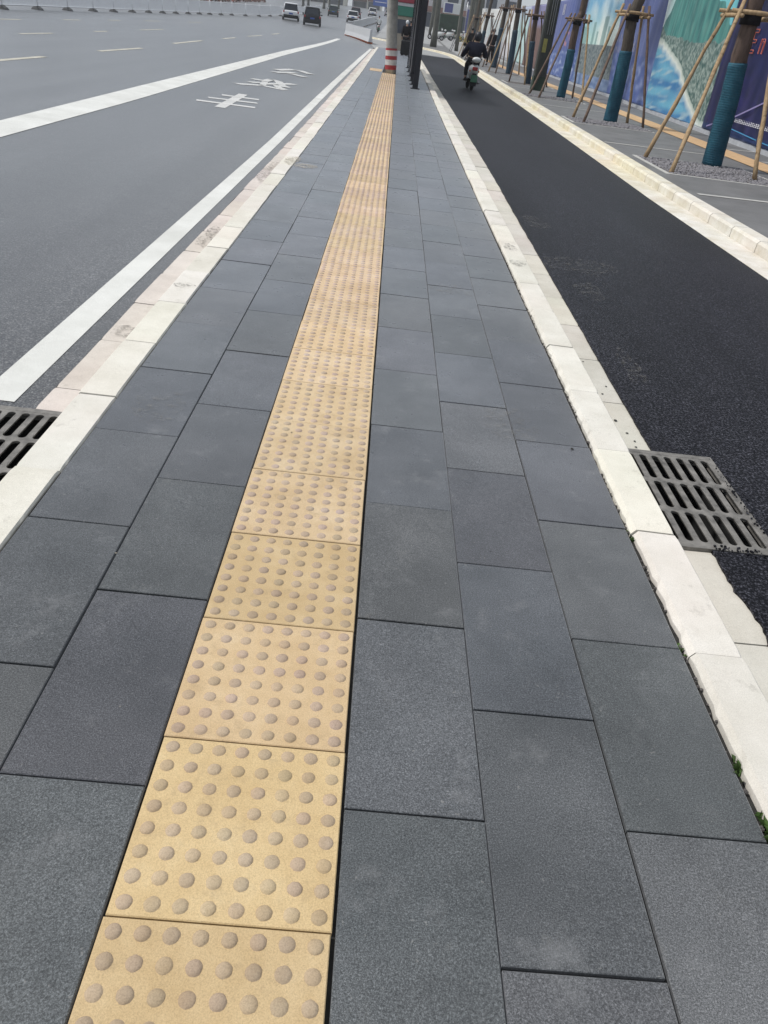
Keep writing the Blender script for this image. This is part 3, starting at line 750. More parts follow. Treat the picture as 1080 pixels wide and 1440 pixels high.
# ------------------------------------------------------------------ young trees, wraps and timber supports
def crown(mb, rnd, c, r, n, size, hz=.8):
    cl = [Vector((rnd.gauss(0, .5), rnd.gauss(0, .5), rnd.gauss(0, .45))) for _ in range(max(6, n//70))]
    for i in range(n):
        k = rnd.choice(cl); p = Vector(c)+Vector(((k.x+rnd.gauss(0, .22))*r, (k.y+rnd.gauss(0, .22))*r, (k.z+rnd.gauss(0, .2))*r*hz))
        s = size*rnd.uniform(.6, 1.4); a = Vector((rnd.gauss(0, 1), rnd.gauss(0, 1), rnd.gauss(0, .6))).normalized(); b = a.cross(Vector((rnd.gauss(0, 1), rnd.gauss(0, 1), rnd.gauss(0, 1)))).normalized()
        t = rnd.uniform(.55, 1.5)
        mb.add([p-a*s, p+b*s*.45, p+a*s, p-b*s*.45], [(0, 1, 2, 3)], (t, t*rnd.uniform(.9, 1.1), t*.9))
TREES = [  # x, y, radius, list of (z, dx), wrap top, stake feet, bar height, bark
 (5.46, 13.4, .145, [(0, 0), (1.0, -.05), (1.6, -.1), (2.3, -.12), (3.6, .02), (4.6, .1)], 1.5, [(4.28, 13.29), (4.23, 11.7), (5.70, 12.14), (5.66, 13.62)], 2.18, 'barkred'),
 (5.37, 20.4, .15, [(0, 0), (1.0, -.01), (1.6, -.03), (2.2, -.08), (2.55, .0), (3.7, .1), (4.8, .2)], 1.5, [(4.36, 20.04), (4.39, 18.94), (5.99, 19.62), (5.92, 20.81)], 2.27, 'bark'),
 (5.62, 28.6, .13, [(0, 0), (1.0, .03), (2.2, .02), (2.4, .12), (2.9, .12), (4.8, .25)], 1.4, [(4.45, 28.0), (4.55, 26.6), (6.1, 27.4), (6.1, 29.0)], 2.25, 'barkred'),
 (5.50, 35.6, .11, [(0, 0), (1.2, -.1), (2.4, -.18), (3.0, -.2), (4.8, -.3)], 1.5, [(4.69, 35.4), (5.2, 34.4), (6.2, 35.0), (6.2, 36.3)], 2.4, 'barkred'),
 (5.78, 44.4, .145, [(0, 0), (1.5, -.03), (3.0, -.08), (5.0, -.2), (6.0, -.2)], 1.9, [(4.7, 44.0), (4.9, 42.6), (6.5, 43.6), (6.4, 45)], 2.8, 'bark'),
 (5.78, 51.7, .145, [(0, 0), (1.5, .05), (3.0, .14), (5.0, .2), (6.2, .3)], 2.0, [(4.8, 51.2), (4.95, 50.0), (6.5, 51.2), (6.4, 52.4)], 3.0, 'bark'),
 (5.55, 60.0, .13, [(0, 0), (1.4, .1), (2.7, .22), (5.0, .4), (6.6, .5)], 1.8, [(4.6, 59.5), (4.7, 58.4), (6.4, 59.6), (6.4, 60.6)], 2.7, 'bark'),
 (5.60, 68.0, .13, [(0, 0), (1.4, .05), (2.7, .12), (5.0, .2), (6.8, .3)], 1.8, [(4.7, 67.5), (4.8, 66.4), (6.4, 67.6), (6.4, 68.6)], 2.6, 'bark'),
]
TL = ['young tree nearest the camera with blue wrapped trunk before the dark blue banner', 'second young tree with blue wrapped trunk before the lilac banner', 'third young tree with bright blue wrap and bent trunk beside the dark square column',
      'thin young tree just behind the dark square column', 'young tree with dark blue wrapped trunk behind the thin reddish tree', 'young tree with blue wrapped trunk beside the walking person', 'young tree with a blue wrap behind the scooter rider', 'farthest young tree in the staked row along the hoarding']
for ti, (x, y, r, sp, wt, feet, bh, bk) in enumerate(TREES):
    g0 = rise(y)
    t = thing('young_tree', (x, y, g0), TL[ti], 'tree', 'young street trees wrapped in blue cloth')
    rnd = random.Random(40+ti)
    m = MB(); P = []; Rr_ = []
    for (za, da), (zb, db) in zip(sp, sp[1:]):
        n = 6
        for i in range(n): k = i/n; z = za+(zb-za)*k; P.append((da+(db-da)*k+rnd.uniform(-.006, .006), 0, z)); Rr_.append(r*(1-.07*z)*(1.06 if z < .1 else 1))
    P.append((sp[-1][1], 0, sp[-1][0])); Rr_.append(r*.5)
    m.tube(P, Rr_, 12, wob=.03, rnd=rnd)
    top = Vector((sp[-1][1], 0, sp[-1][0]))
    for i in range(6):
        a = i*1.05+rnd.random(); b0 = Vector(P[-8+i % 4]); q_ = b0+Vector((cos(a)*.5, sin(a)*.5, .6)); q2 = q_+Vector((cos(a)*.4, sin(a)*.4, .7))
        m.tube([b0, q_, q2], [r*.35, r*.2, .012], 6)
    m.build('trunk', bk, t)
    zx = lambda z: interp(sp, z)
    m = MB(); zz = [-.0+wt*i/26 for i in range(27)]
    m.tube([(zx(z), 0, z+.004) for z in zz], [r*(1-.09*z)*1.06+.008+(.002 if i % 2 else 0)+rnd.uniform(0, .004) for i, z in enumerate(zz)], 16, wob=.012, rnd=rnd)
    m.build('trunk_wrap', 'wrap' if ti < 3 else 'wrap2', t)
    m = MB(); crown(m, rnd, (top.x, 0, top.z+1.5), 1.25, 900, .11); m.build('crown', 'leafa', t, tint=True)
    m = MB(); m.tube([(zx(bh-.13), 0, bh-.17), (zx(bh), 0, bh+.02)], [r*.95+.02, r*.92+.02], 12, wob=.05, rnd=rnd); m.build('pad', 'cblack', t)
    # timber support
    s_ = thing('timber_support', (x, y, g0), ['timber tripod stakes and crossbars around the nearest blue wrapped tree', 'timber stakes and crossbars around the second blue wrapped tree', 'timber stakes and crossbars around the tree beside the dark column', 'brown timber stakes around the thin tree behind the dark column',
              'timber stakes around the fifth tree from the camera', 'timber stakes around the tree by the walking person', 'timber stakes around the tree behind the scooter rider', 'timber stakes around the farthest staked tree'][ti], 'tree support', 'timber supports around the young trees')
    cx = zx(bh)
    tops = [(cx-.27, .20), (cx-.22, -.25), (cx+.30, -.18), (cx+.26, .24)]
    if ti == 0: tops = [(cx-.30, .28), (cx-.24, -.12), (cx+.34, -.2), (cx+.2, .3)]
    for (fx, fy), (tx_, ty_) in zip(feet, tops):
        fx -= x; fy -= y; e = .16 if ti != 0 else .3
        a = Vector((fx, fy, 0)); b = Vector((tx_, ty_, bh)); b2 = b+(b-a).normalized()*e
        m = MB(); n = 9; m.tube([a+(b2-a)*(i/n)+Vector((rnd.uniform(-.008, .008), rnd.uniform(-.008, .008), 0)) for i in range(n+1)], [.036*rnd.uniform(.85, 1.12)*(1-.15*i/n) for i in range(n+1)], 8)
        m.build('stake', 'wood' if ti == 0 or (ti+len(s_.children)) % 3 == 1 else 'wood2', s_)
    for k in range(4):
        a, b = tops[k], tops[(k+1) % 4]
        ex = .12; d = Vector((b[0]-a[0], b[1]-a[1], 0)).normalized()*ex
        dz_ = .035 if k % 2 else -.02
        m = MB(); m.tube([(a[0]-d.x, a[1]-d.y, bh-.05+dz_), ((a[0]+b[0])/2, (a[1]+b[1])/2, bh-.045+dz_), (b[0]+d.x, b[1]+d.y, bh-.05+dz_)], [.03, .033, .028], 8)
        m.build('crossbar', 'wood' if ti < 2 else 'wood2', s_)
    # planting pit: pale stone border, gravel inside
    x0, x1 = (4.18, 5.98); y0, y1 = (feet[1][1]-.12, feet[0][1]+.12)
    if ti > 2: x0, x1, y0, y1 = 4.5, 6.3, y-1.5, y+.4
    if ti < 6:
        m = MB(); fw = .07
        g0 = rise((y0+y1)/2)
        for (a, b, c, d) in ((x0, x1, y0-fw, y0), (x0, x1, y1, y1+fw), (x0-fw, x0, y0-fw, y1+fw), (x1, x1+fw, y0-fw, y1+fw)):
            m.box(a, b, c, d, g0-.05, g0+.007, bev=.002)
        m.build('pit_border', 'frame_stone', kind='structure')
        m = MB(); m.quad((x0, y0, g0+.0045), (x1, y0, g0+.0045), (x1, y1, g0+.0045), (x0, y1, g0+.0045)); m.build('pit_soil', 'soil', kind='structure')
        if ti < 3:
            m = MB(); rb = random.Random(ti)
            for i in range([2600, 1100, 400][ti]):
                px_, py_ = rb.uniform(x0, x1), rb.uniform(y0, y1); rr_ = rb.uniform(.008, .024)*(1 if ti == 0 else 1.4); t_ = rb.choice([.5, .8, 1.2, 1.9, 2.6])
                m.ball((px_, py_, g0+rr_*.4), rr_, 5, 4, (t_, t_, t_), sc=(rb.uniform(.7, 1.3), rb.uniform(.7, 1.3), .7), smooth=False)
            nb = M['pebble']; m.build('gravel', 'pebble', kind='stuff')
# pale stone bands across the sidewalk, tactile strip
m = MB()
for yb, xa, xb in ((15.08, 4.0, 6.4), (15.2, 7.1, 7.7), (17.0, 7.1, 7.75), (23.6, 4.1, 6.4), (31.8, 4.3, 6.4), (39.9, 4.4, 6.4), (47.5, 4.4, 6.4), (9.8, 4.0, 6.4)):
    m.quad((xa, yb-.05, .0055), (xb, yb+.14, .0055), (xb, yb+.24, .0055), (xa, yb+.06, .0055))
m.build('paving_band', 'frame_stone', kind='structure')
m = MB()
for a, b in zip(range(4, 66, 2), range(6, 68, 2)): m.quad((6.42, a, rise(a)+.010), (7.02, a, rise(a)+.010), (7.02, b, rise(b)+.010), (6.42, b, rise(b)+.010))
m.build('tactile_paving', 'sidetac', kind='structure')

# ------------------------------------------------------------------ dark square column
t = thing('steel_column', (5.22, 31.3, 0), 'dark square column with a yellow label standing among the staked trees', 'column')
m = MB(); c_ = .215
oct_ = lambda s, z: [(-s, -s+.05, z), (-s+.05, -s, z), (s-.05, -s, z), (s, -s+.05, z), (s, s-.05, z), (s-.05, s, z), (-s+.05, s, z), (-s, s-.05, z)]
m.loft([oct_(c_, 0), oct_(c_*.97, 2.5), oct_(c_*.9, 7.5)])
m.build('shaft', 'post', t)
m = MB(); m.loft([[(-.23, -.23, 0), (.23, -.23, 0), (.23, .23, 0), (-.23, .23, 0)], [(-.225, -.225, .45), (.225, -.225, .45), (.225, .225, .45), (-.225, .225, .45)]]); m.build('foot', 'darkgreen', t)
m = MB(); m.box(-.13, .01, -.222, -.212, 1.2, 1.62, bev=.004); m.build('label_plate', 'label', t)
for dx in (-.05, .03, .1):
    m = MB(); m.tube([(dx, -.222, 1.75), (dx, -.215, 3.2), (dx, -.205, 5.5)], .009, 6); m.build('cable', 'bframe', t)

# ------------------------------------------------------------------ printed hoarding
HP = [(-6, 7.8), (14, 7.8), (20, 7.86), (27, 8.15), (34, 8.5), (42, 8.6), (57, 8.95), (72, 9.1), (112, 9.35)]
hx = lambda y: interp(HP, y)
hoard = thing('hoarding', (7.8, 14, 0), 'tall site hoarding of printed banners standing along the far side of the sidewalk', 'hoarding')
def lerp(a, b, t): t = max(0, min(1, t)); return tuple(a[i]+(b[i]-a[i])*t for i in range(3))
S = lambda r, g, b: srgb(r, g, b)[:3]
def nz(y, z, s=1, o=0): return noise.noise(Vector((y*s+o, z*s, o*3.1)))
def paint_navy(y, z):
    c = lerp(S(18, 28, 84), S(42, 38, 96), .5+nz(y, z, 1.1)*1.1)
    c = lerp(c, S(20, 26, 66), .5+nz(y, z, 4, 5)*.9)
    if z < .25: c = lerp(c, S(20, 60, 110), .5)
    return c
def paint_sea(y, z):
    edge = interp([(21.6, .1), (22.0, .26), (23.58, .86), (24.56, 1.25), (26.0, 1.62), (27.2, 1.86), (28.2, 1.92)], y)+nz(y, z, 3)*.06
    d = z-edge
    if d < 0:
        c = lerp(S(112, 178, 205), S(66, 126, 176), .5+nz(y*.35, z*2.6, 1.6)*1.3)
        c = lerp(c, S(168, 196, 206), max(0, nz(y*.45, z*4+y*.5, 2.2, 9)-.08)*2.0)
        return lerp(c, S(215, 225, 220), 1+d/.18) if d > -.18 else c
    if d < .14: return lerp(S(225, 230, 222), S(175, 190, 180), d/.14)
    hill = interp([(21, 2.0), (24, 1.95), (27, 2.1), (28.2, 2.45)], y)+nz(y, 0, 2, 2)*.12
    if z < hill:
        v = nz(y*2, z*2, 7, 3)+.5*nz(y, z, 31, 2); c = lerp(S(84, 108, 104), S(158, 174, 166), .5+v*1.3)
        return lerp(c, S(62, 96, 92), max(0, nz(y, z, 9, 4))*1.6)
    top = interp([(21, 2.35), (22.4, 2.8), (24, 3.6), (26.2, 3.6), (27.0, 3.0), (27.7, 2.3)], y)+nz(y, z, 2, 8)*.15
    if z < top:
        c = lerp(S(52, 108, 108), S(84, 150, 142), .5+nz(y*3.2, z*.7, 2, 6)*1.0); return lerp(c, S(120, 160, 150), max(0, nz(y*5, z, 2, 1))*.8)
    c = lerp(S(128, 205, 192), S(225, 238, 238), (y-26.2)/1.6)
    return lerp(c, S(120, 200, 210), (23.5-y)/2)
def paint_lilac(y, z):
    c = lerp(S(112, 124, 172), S(88, 100, 150), z/3.4)
    if 1.55 < z < 2.2 and y > 31: c = lerp(c, S(150, 150, 165), max(0, nz(y, z, 7))*2)
    if z < 1.45: c = lerp(S(92, 108, 166), S(74, 100, 158), .5+nz(y, z, 3)); c = lerp(c, S(150, 165, 205), max(0, nz(y, z*2.5, 2, 3))*1.2)
    return c
def paint_city(y, z):
    if z > 1.7:
        c = lerp(S(190, 224, 216), S(126, 180, 212), (z-1.9)/1.3); c = lerp(c, S(232, 240, 232), .2+nz(y*.5, z, 1.2)*1.2+(39-y)*.09)
        for ty, tw, th in ((39.4, .28, 2.55), (38.4, .16, 2.2), (37.2, .34, 2.75), (36.4, .14, 2.4), (40.9, .3, 2.8), (41.4, .2, 2.4)):
            if abs(y-ty) < tw and z < th: c = lerp(c, S(120, 158, 156), .75)
        return c
    if z > .55:
        c = lerp(S(92, 108, 112), S(150, 158, 158), .5+nz(y*1.4, z*2.2, 5)*.8+.5*nz(y, z, 23))
        return lerp(c, S(66, 84, 92), max(0, nz(y, z, 8, 2))*1.5)
    return lerp(S(96, 120, 160), S(140, 160, 190), .5+nz(y, z*3, 2)*1.2)
def paint_violet(y, z):
    c = lerp(S(108, 120, 172), S(128, 132, 178), .5+nz(y, z, .7)); c = lerp(c, S(84, 100, 158), (53-y)/9) if y < 53 else c
    if z < 1.3: c = lerp(c, S(86, 112, 168), .6); c = lerp(c, S(170, 185, 215), max(0, nz(y*.8, z*3, 2))*1.6)
    if 1.5 < z < 2.2 and 43 < y < 47: c = lerp(c, S(190, 140, 150), max(0, nz(y, z, 4))*2)
    return c
def paint_brown(y, z): 
    c = lerp(S(128, 100, 92), S(104, 82, 80), .5+nz(y, z, 1.5))
    return lerp(c, S(140, 138, 176), (z-2.3)/.3) if z > 2.3 else c
def paint_teal(y, z): return lerp(lerp(S(180, 214, 212), S(204, 224, 222), .5+nz(y, z, 1.2)), S(178, 184, 206), (z-2.6))
def paint_pale(y, z):
    c = lerp(S(216, 222, 220), S(232, 233, 230), z/3)
    if z < 2.8 and nz(y*.35, 0, 1, 3) > .05: c = lerp(c, S(176, 192, 196), .55)
    if z < 1.2: c = lerp(c, S(196, 190, 196), .6)
    return c
def wav(y, z): return .035*sin(y*2.1)*(1-z/4)+.012*sin(y*9+z)
def banner(y0, y1, fn, ny, nz_, lab, z1=3.62, y0t=None, y1t=None):
    m = MB()
    y0t = y0t or y0; y1t = y1t or y1
    g = lambda i, j: (lambda v: (y0+(y1-y0)*i/ny)*(1-v)+(y0t+(y1t-y0t)*i/ny)*v)(j/nz_)
    Z = lambda j: .10+(z1-.10)*j/nz_
    vs_ = [(hx(g(i, j))+wav(g(i, j), Z(j)), g(i, j), Z(j)+rise(g(i, j))) for j in range(nz_+1) for i in range(ny+1)]
    me = bpy.data.meshes.new('printed_banner')
    fs = [(j*(ny+1)+i, (j+1)*(ny+1)+i, (j+1)*(ny+1)+i+1, j*(ny+1)+i+1) for j in range(nz_) for i in range(ny)]
    me.from_pydata(vs_, [], fs); at = me.color_attributes.new('tint', 'FLOAT_COLOR', 'POINT'); buf = []
    for j in range(nz_+1):
        for i in range(ny+1): c = fn(g(i, j), Z(j)); buf += [c[0]*.93, c[1]*.93, c[2]*.93, 1]
    at.data.foreach_set('color', buf)
    for p in me.polygons: p.use_smooth = True
    me.materials.append(M['banner']); o = bpy.data.objects.new('printed_banner', me); COL.objects.link(o); o.parent = hoard; o.location = -hoard.location; o['label'] = lab
    sol = o.modifiers.new('thick', 'SOLIDIFY'); sol.thickness = .02; sol.offset = 1
    return o
B0 = banner(6, 21.1, paint_navy, 220, 60, 'dark navy banner with red lettering')
banner(21.12, 27.55, paint_sea, 300, 170, 'banner printed with blue sea, white surf and green hill', y1t=27.98)
banner(27.57, 34.25, paint_lilac, 110, 60, 'plain lilac blue banner', y0t=28.0, y1t=34.9)
banner(34.27, 42, paint_city, 260, 130, 'banner printed with a hazy skyline under a pale blue sky', y0t=34.92)
banner(42.02, 56, paint_violet, 160, 60, 'violet blue banner with small white characters')
banner(56.02, 63, paint_brown, 60, 40, 'brown banner with a lilac top')
banner(63.02, 70, paint_teal, 40, 30, 'pale teal banner')
banner(70.02, 112, paint_pale, 200, 50, 'white and grey banner')
m = MB()
yy = [6+i*.5 for i in range(213)]
for a, b in zip(yy, yy[1:]): m.tube([(hx(a)+.12, a, rise(a)+3.66), (hx(b)+.12, b, rise(b)+3.66)], .03, 4, cap=False)
rel(m.build('top_rail', 'bframe', hoard), hoard)
m = MB()
for a, b in zip(yy, yy[1:]):
    m.loft([[(hx(y)-.05, y, rise(y)), (hx(y)+.06, y, rise(y)), (hx(y)+.06, y, rise(y)+.095), (hx(y)-.04, y, rise(y)+.085)] for y in (a, b)], cap=False)
rel(m.build('base_beam', 'bframe', hoard), hoard)
for y in range(8, 112, 4):
    m = MB(); m.box(hx(y)+.10, hx(y)+.18, y-.04, y+.04, rise(y), rise(y)+3.6); rel(m.build('post', 'bframe', hoard), hoard)
# writing on the banners: strokes and letters lie a few millimetres in front of the print
def text_mesh(s, size, mat, name, mtx, outline=0):
    cu = bpy.data.curves.new(name, 'FONT'); cu.body = s; cu.size = size; cu.extrude = .004
    if outline: cu.fill_mode = 'NONE'; cu.bevel_depth = outline; cu.extrude = 0
    o = bpy.data.objects.new(name, cu); COL.objects.link(o)
    me = bpy.data.meshes.new_from_object(o.evaluated_get(bpy.context.evaluated_depsgraph_get())); bpy.data.objects.remove(o)
    me.materials.clear(); me.materials.append(M[mat]); r = bpy.data.objects.new(name, me); COL.objects.link(r); r.matrix_world = mtx
    return r
def hm(y, z, slope=0):   # text frame on the hoarding: reads towards smaller y, faces -X
    X = Vector((0, -1, slope)).normalized(); Zv = Vector((-1, 0, 0)); Y = Zv.cross(X)
    return Matrix(((X.x, Y.x, Zv.x, hx(y)-.05), (X.y, Y.y, Zv.y, y), (X.z, Y.z, Zv.z, z), (0, 0, 0, 1)))
hm_inv = Matrix.Translation(-hoard.location)
for txt, y, z, sz, mt, ol in (('E', 19.42, 1.78, .66, 'textr', .009), ('n', 18.85, 1.78, .60, 'textr', .008)):
    o = text_mesh(txt, sz, mt, 'lettering', hm(y, z), ol); o.parent = hoard; o.matrix_parent_inverse = hm_inv
def hstrip(pts, wd, mat, name, dx=.055):
    m = MB()
    for (y0, z0), (y1, z1) in zip(pts, pts[1:]):
        n = max(1, int(abs(y0-y1)/.25))
        for i in range(n):
            a, b = i/n, (i+1)/n; ya, yb, za, zb = y0+(y1-y0)*a, y0+(y1-y0)*b, z0+(z1-z0)*a, z0+(z1-z0)*b
            m.quad((hx(ya)-dx, ya, za), (hx(yb)-dx, yb, zb), (hx(yb)-dx, yb, zb+wd), (hx(ya)-dx, ya, za+wd))
    rel(m.build(name, mat, hoard), hoard)
hstrip([(20.6, .16), (18.97, .50), (17.5, .92), (15, 1.7)], .035, 'textl', 'printed_line')
hstrip([(19.6, .30), (17, .19), (12, .05)], .02, 'textc', 'printed_line', .057)
m = MB(); rr = random.Random(31); y = 18.85
while y > 14:
    wq = rr.uniform(.05, .09); zc = .43
    for k in range(rr.choice([2, 3])):
        hz_ = rr.uniform(.015, .03); zz = zc+k*.03; m.quad((hx(y)-.06, y, zz), (hx(y)-.06, y-wq, zz), (hx(y)-.06, y-wq, zz+.014), (hx(y)-.06, y, zz+.014))
    m.quad((hx(y)-.061, y-wq*.4, zc), (hx(y)-.061, y-wq*.6, zc), (hx(y)-.061, y-wq*.6, zc+.08), (hx(y)-.061, y-wq*.4, zc+.08))
    y -= wq+.03
rel(m.build('small_print', 'textw', hoard), hoard)
m = MB()
yc = 48.9
for gi, zc in enumerate((3.28, 3.12, 2.96)):          # small white characters in a column
    for (a, b, c, d) in ((0, 1, 0, .12), (0, 1, .44, .56), (0, 1, .88, 1), (0, .14, 0, 1), (.86, 1, 0, 1), (.43, .57, 0, 1)):
        if gi == 1 and c == .44: continue
        if gi == 2 and a == .43: continue
        W_, H_ = .6, .14
        m.quad((hx(yc)-.06, yc-a*W_, zc+c*H_), (hx(yc)-.06, yc-b*W_, zc+c*H_), (hx(yc)-.06, yc-b*W_, zc+d*H_), (hx(yc)-.06, yc-a*W_, zc+d*H_))
rel(m.build('small_characters', 'textw', hoard), hoard)

# ------------------------------------------------------------------ people
def skin_mesh(name, mat, joints, edges, parent, sub=2):
    me = bpy.data.meshes.new(name); me.from_pydata([j[0] for j in joints], edges, []); me.materials.append(M[mat])
    o = bpy.data.objects.new(name, me); COL.objects.link(o); o.parent = parent
    sk = o.modifiers.new('skin', 'SKIN'); sk.use_smooth_shade = True
    me.skin_vertices  # layer is created with the modifier
    if not me.skin_vertices: me.attributes
    d = me.skin_vertices[0].data
    for i, j in enumerate(joints):
        r = j[1] if hasattr(j[1], '__len__') else (j[1], j[1]); d[i].radius = r; d[i].use_root = (i == 0)
    ss = o.modifiers.new('smooth', 'SUBSURF'); ss.levels = sub; ss.render_levels = sub
    return o
def person(loc, rz, label, J, mats, group=None, sc=1, hat=None, bulk=1.0):
    """J: joint positions in metres, x right, y forward, z up. mats: jacket, trousers"""
    t = thing('person', loc, label, 'person', group, rz); t.scale = (sc, sc, sc)
    V = {k: Vector(v) for k, v in J.items()}
    jn = []; ed = []
    def add(p, r, par=None):
        jn.append((tuple(p), r)); i = len(jn)-1
        if par is not None: ed.append((par, i))
        return i
    pe = add(V['pelvis'], (.10, .08)); ch = add((V['pelvis']+V['chest'])/2, (.10, .08), pe); cc = add(V['chest'], (.12, .09), ch); ne = add(V['neck'], .055, cc)
    hd = V['head']; up = (hd-V['neck']).normalized(); fwd = Vector(J.get('face', (0, 1, 0))).normalized(); rt = fwd.cross(up).normalized()
    h1 = add(hd-up*.05, (.068, .075), ne); h2 = add(hd+up*.04, (.078, .09), h1); h3 = add(hd+up*.11, (.055, .065), h2)
    for s_, q_ in (('l', -1), ('r', 1)):
        sh = add(V['sh'+s_], .058, cc); el = add(V['el'+s_], .042, sh); wr = add(V['wr'+s_], .026, el)
        d = (V['wr'+s_]-V['el'+s_]).normalized(); pa = add(V['wr'+s_]+d*.055, (.036, .02), wr)
        sid = d.cross(Vector((0, 1, 0)) if abs(d.y) < .9 else Vector((1, 0, 0))).normalized()
        for k, L in enumerate((.066, .078, .072, .056)):
            b = add(V['wr'+s_]+d*.095+sid*(k-1.5)*.02, .010, pa); b2 = add(V['wr'+s_]+d*(.095+L*.55)+sid*(k-1.5)*.022+Vector((0, .012, 0)), .009, b); add(V['wr'+s_]+d*(.095+L)+sid*(k-1.5)*.022+Vector((0, .03, -.004)), .008, b2)
        th = add(V['wr'+s_]+d*.05+sid*.045, .011, pa); add(V['wr'+s_]+d*.085+sid*.06+Vector((0, .02, 0)), .009, th)
        hi = add(V['hip'+s_], .075, pe); kn = add(V['kn'+s_], .05, hi); an = add(V['an'+s_], .038, kn); add(V['an'+s_]+Vector(J.get('toe', (0, .14, -.05))), .035, an)
    body = skin_mesh('body', 'skin', jn, ed, t)
    # face: brow, eyes, nose, mouth and ears are modelled on the head
    m = MB(); m.ball(hd+fwd*.098+up*.0, .016, 8, 6, sc=(.8, 1, 1.3))
    for q_ in (-1, 1): m.ball(hd+rt*.08*q_, .028, 8, 6, sc=(.4, .8, 1.1))
    m.build('nose_and_ears', 'skin', body).parent = body
    m = MB()
    for q_ in (-1, 1): m.ball(hd+fwd*.086+rt*.032*q_+up*.03, .011, 6, 5)
    m.build('eyes', 'hair', body)
    m = MB(); m.ball(hd+fwd*.085-up*.045, .02, 8, 5, sc=(1.2, .5, .35)); m.build('mouth', 'tail', body)
    m = MB(); m.ball(hd+up*(.055 if not hat else .035)-fwd*.012, .108 if not hat or hat[0] != 'helmet' else .14, 14, 10, sc=(.93, 1.02, .93 if not hat else 1.05)); m.build('hair' if not hat else hat[0], hat[1] if hat else 'hair', t)
    jn = []; ed = []
    B = bulk; wa = add(V['pelvis']+(V['chest']-V['pelvis'])*.05, (.185*B, .15*B)); c1 = add((V['pelvis']+V['chest'])/2, (.185*B, .15*B), wa); c2 = add(V['chest'], (.20*B, .145*B), c1); add(V['neck']-(V['neck']-V['chest'])*.22, (.085, .085), c2)
    for s_ in 'lr':
        sh = add(V['sh'+s_], .085*B, c2); el = add(V['el'+s_], .066*B, sh); add(V['wr'+s_]+(V['el'+s_]-V['wr'+s_])*.08, .050, el)
    skin_mesh('jacket', mats[0], jn, ed, t)
    jn = []; ed = []
    pe = add(V['pelvis'], (.17, .135))
    for s_ in 'lr':
        hi = add(V['hip'+s_]+Vector((0, 0, -.04)), .108, pe); kn = add(V['kn'+s_], .078, hi); add(V['an'+s_]+Vector((0, 0, .05)), .062, kn)
    skin_mesh('trousers', mats[1], jn, ed, t)
    for s_ in 'lr':
        m = MB(); a = V['an'+s_]; z0 = a.z-.085; pr = lambda y, w_, h: [(a.x-w_, a.y+y, z0), (a.x+w_, a.y+y, z0), (a.x+w_*.95, a.y+y, z0+h*.6), (a.x+w_*.5, a.y+y, z0+h), (a.x-w_*.5, a.y+y, z0+h), (a.x-w_*.95, a.y+y, z0+h*.6)]
        m.loft([pr(-.07, .03, .06), pr(-.05, .042, .1), pr(.03, .044, .1), pr(.10, .05, .065), pr(.17, .046, .05), pr(.20, .025, .035)], smooth=True); m.build('shoe', 'shoe', t)
    return t
def walk_pose(s=.16, arm=.12):
    return dict(pelvis=(0, 0, .93), chest=(0, .02, 1.26), neck=(0, .03, 1.46), head=(0, .05, 1.60), shl=(-.19, .02, 1.40), ell=(-.24, -arm*.4, 1.12), wrl=(-.23, arm*.5, .88),
                shr=(.19, .02, 1.40), elr=(.24, -arm, 1.13), wrr=(.24, -arm*.2, .88), hipl=(-.09, 0, .90), knl=(-.10, s*.75, .49), anl=(-.10, s*.9, .085), hipr=(.09, 0, .90), knr=(.10, 0, .48), anr=(.10, -s, .085))
def stand_pose():
    return dict(pelvis=(0, 0, .95), chest=(0, .01, 1.28), neck=(0, .02, 1.48), head=(0, .03, 1.62), shl=(-.19, .0, 1.42), ell=(-.25, -.02, 1.14), wrl=(-.22, .10, .92),
                shr=(.19, .0, 1.42), elr=(.25, -.02, 1.14), wrr=(.2, .12, .93), hipl=(-.09, 0, .91), knl=(-.11, .02, .49), anl=(-.12, -.01, .085), hipr=(.09, 0, .91), knr=(.11, .03, .49), anr=(.12, 0, .085))
person((5.72, 54, rise(54)), .15, 'person in dark clothes walking between the staked trees and the hoarding', walk_pose(.2), ('cblack', 'cblack'), sc=1.12)
if False: person((2.85, 52, rise(52)), .1, '', dict(pelvis=(0, 0, .82), chest=(0, .06, 1.16), neck=(0, .1, 1.36), head=(0, .12, 1.50), shl=(-.19, .06, 1.30), ell=(-.26, .2, 1.06), wrl=(-.28, .42, 1.0),
       shr=(.19, .06, 1.30), elr=(.26, .2, 1.06), wrr=(.28, .42, 1.0), hipl=(-.1, 0, .8), knl=(-.13, .40, .66), anl=(-.13, .30, .26), hipr=(.1, 0, .8), knr=(.13, .40, .66), anr=(.13, .30, .26)), ('cblack', 'cblack'))
person((.40, 51.6, rise(51.6)), .2, 'person in dark jacket and pale cap standing behind the concrete pole', stand_pose(), ('cblack', 'cblack'), hat=('cap', 'cwhite'))
person((.66, 52.9, rise(52.9)), -.3, 'bareheaded person in navy jacket beside the shelter glass', stand_pose(), ('navy', 'cblack'), sc=1.03)
# suitcase by the two people
t = thing('suitcase', (.42, 50.4, rise(50.4)), 'black upright suitcase standing on the pavement behind the banded pole', 'suitcase')
m = MB(); m.box(-.27, .27, -.14, .14, .06, .78, bev=.05); m.build('shell', 'dplastic', t)
m = MB(); m.tube([(-.13, .1, .76), (-.13, .1, .98), (.13, .1, .98), (.13, .1, .76)], .014, 6); m.build('handle', 'steel', t)
for sx in (-.2, .2):
    for sy in (-.09, .09):
        m = MB(); m.tube([(sx-.015, sy, .035), (sx+.015, sy, .035)], .035, 10); m.build('wheel', 'rubber', t)

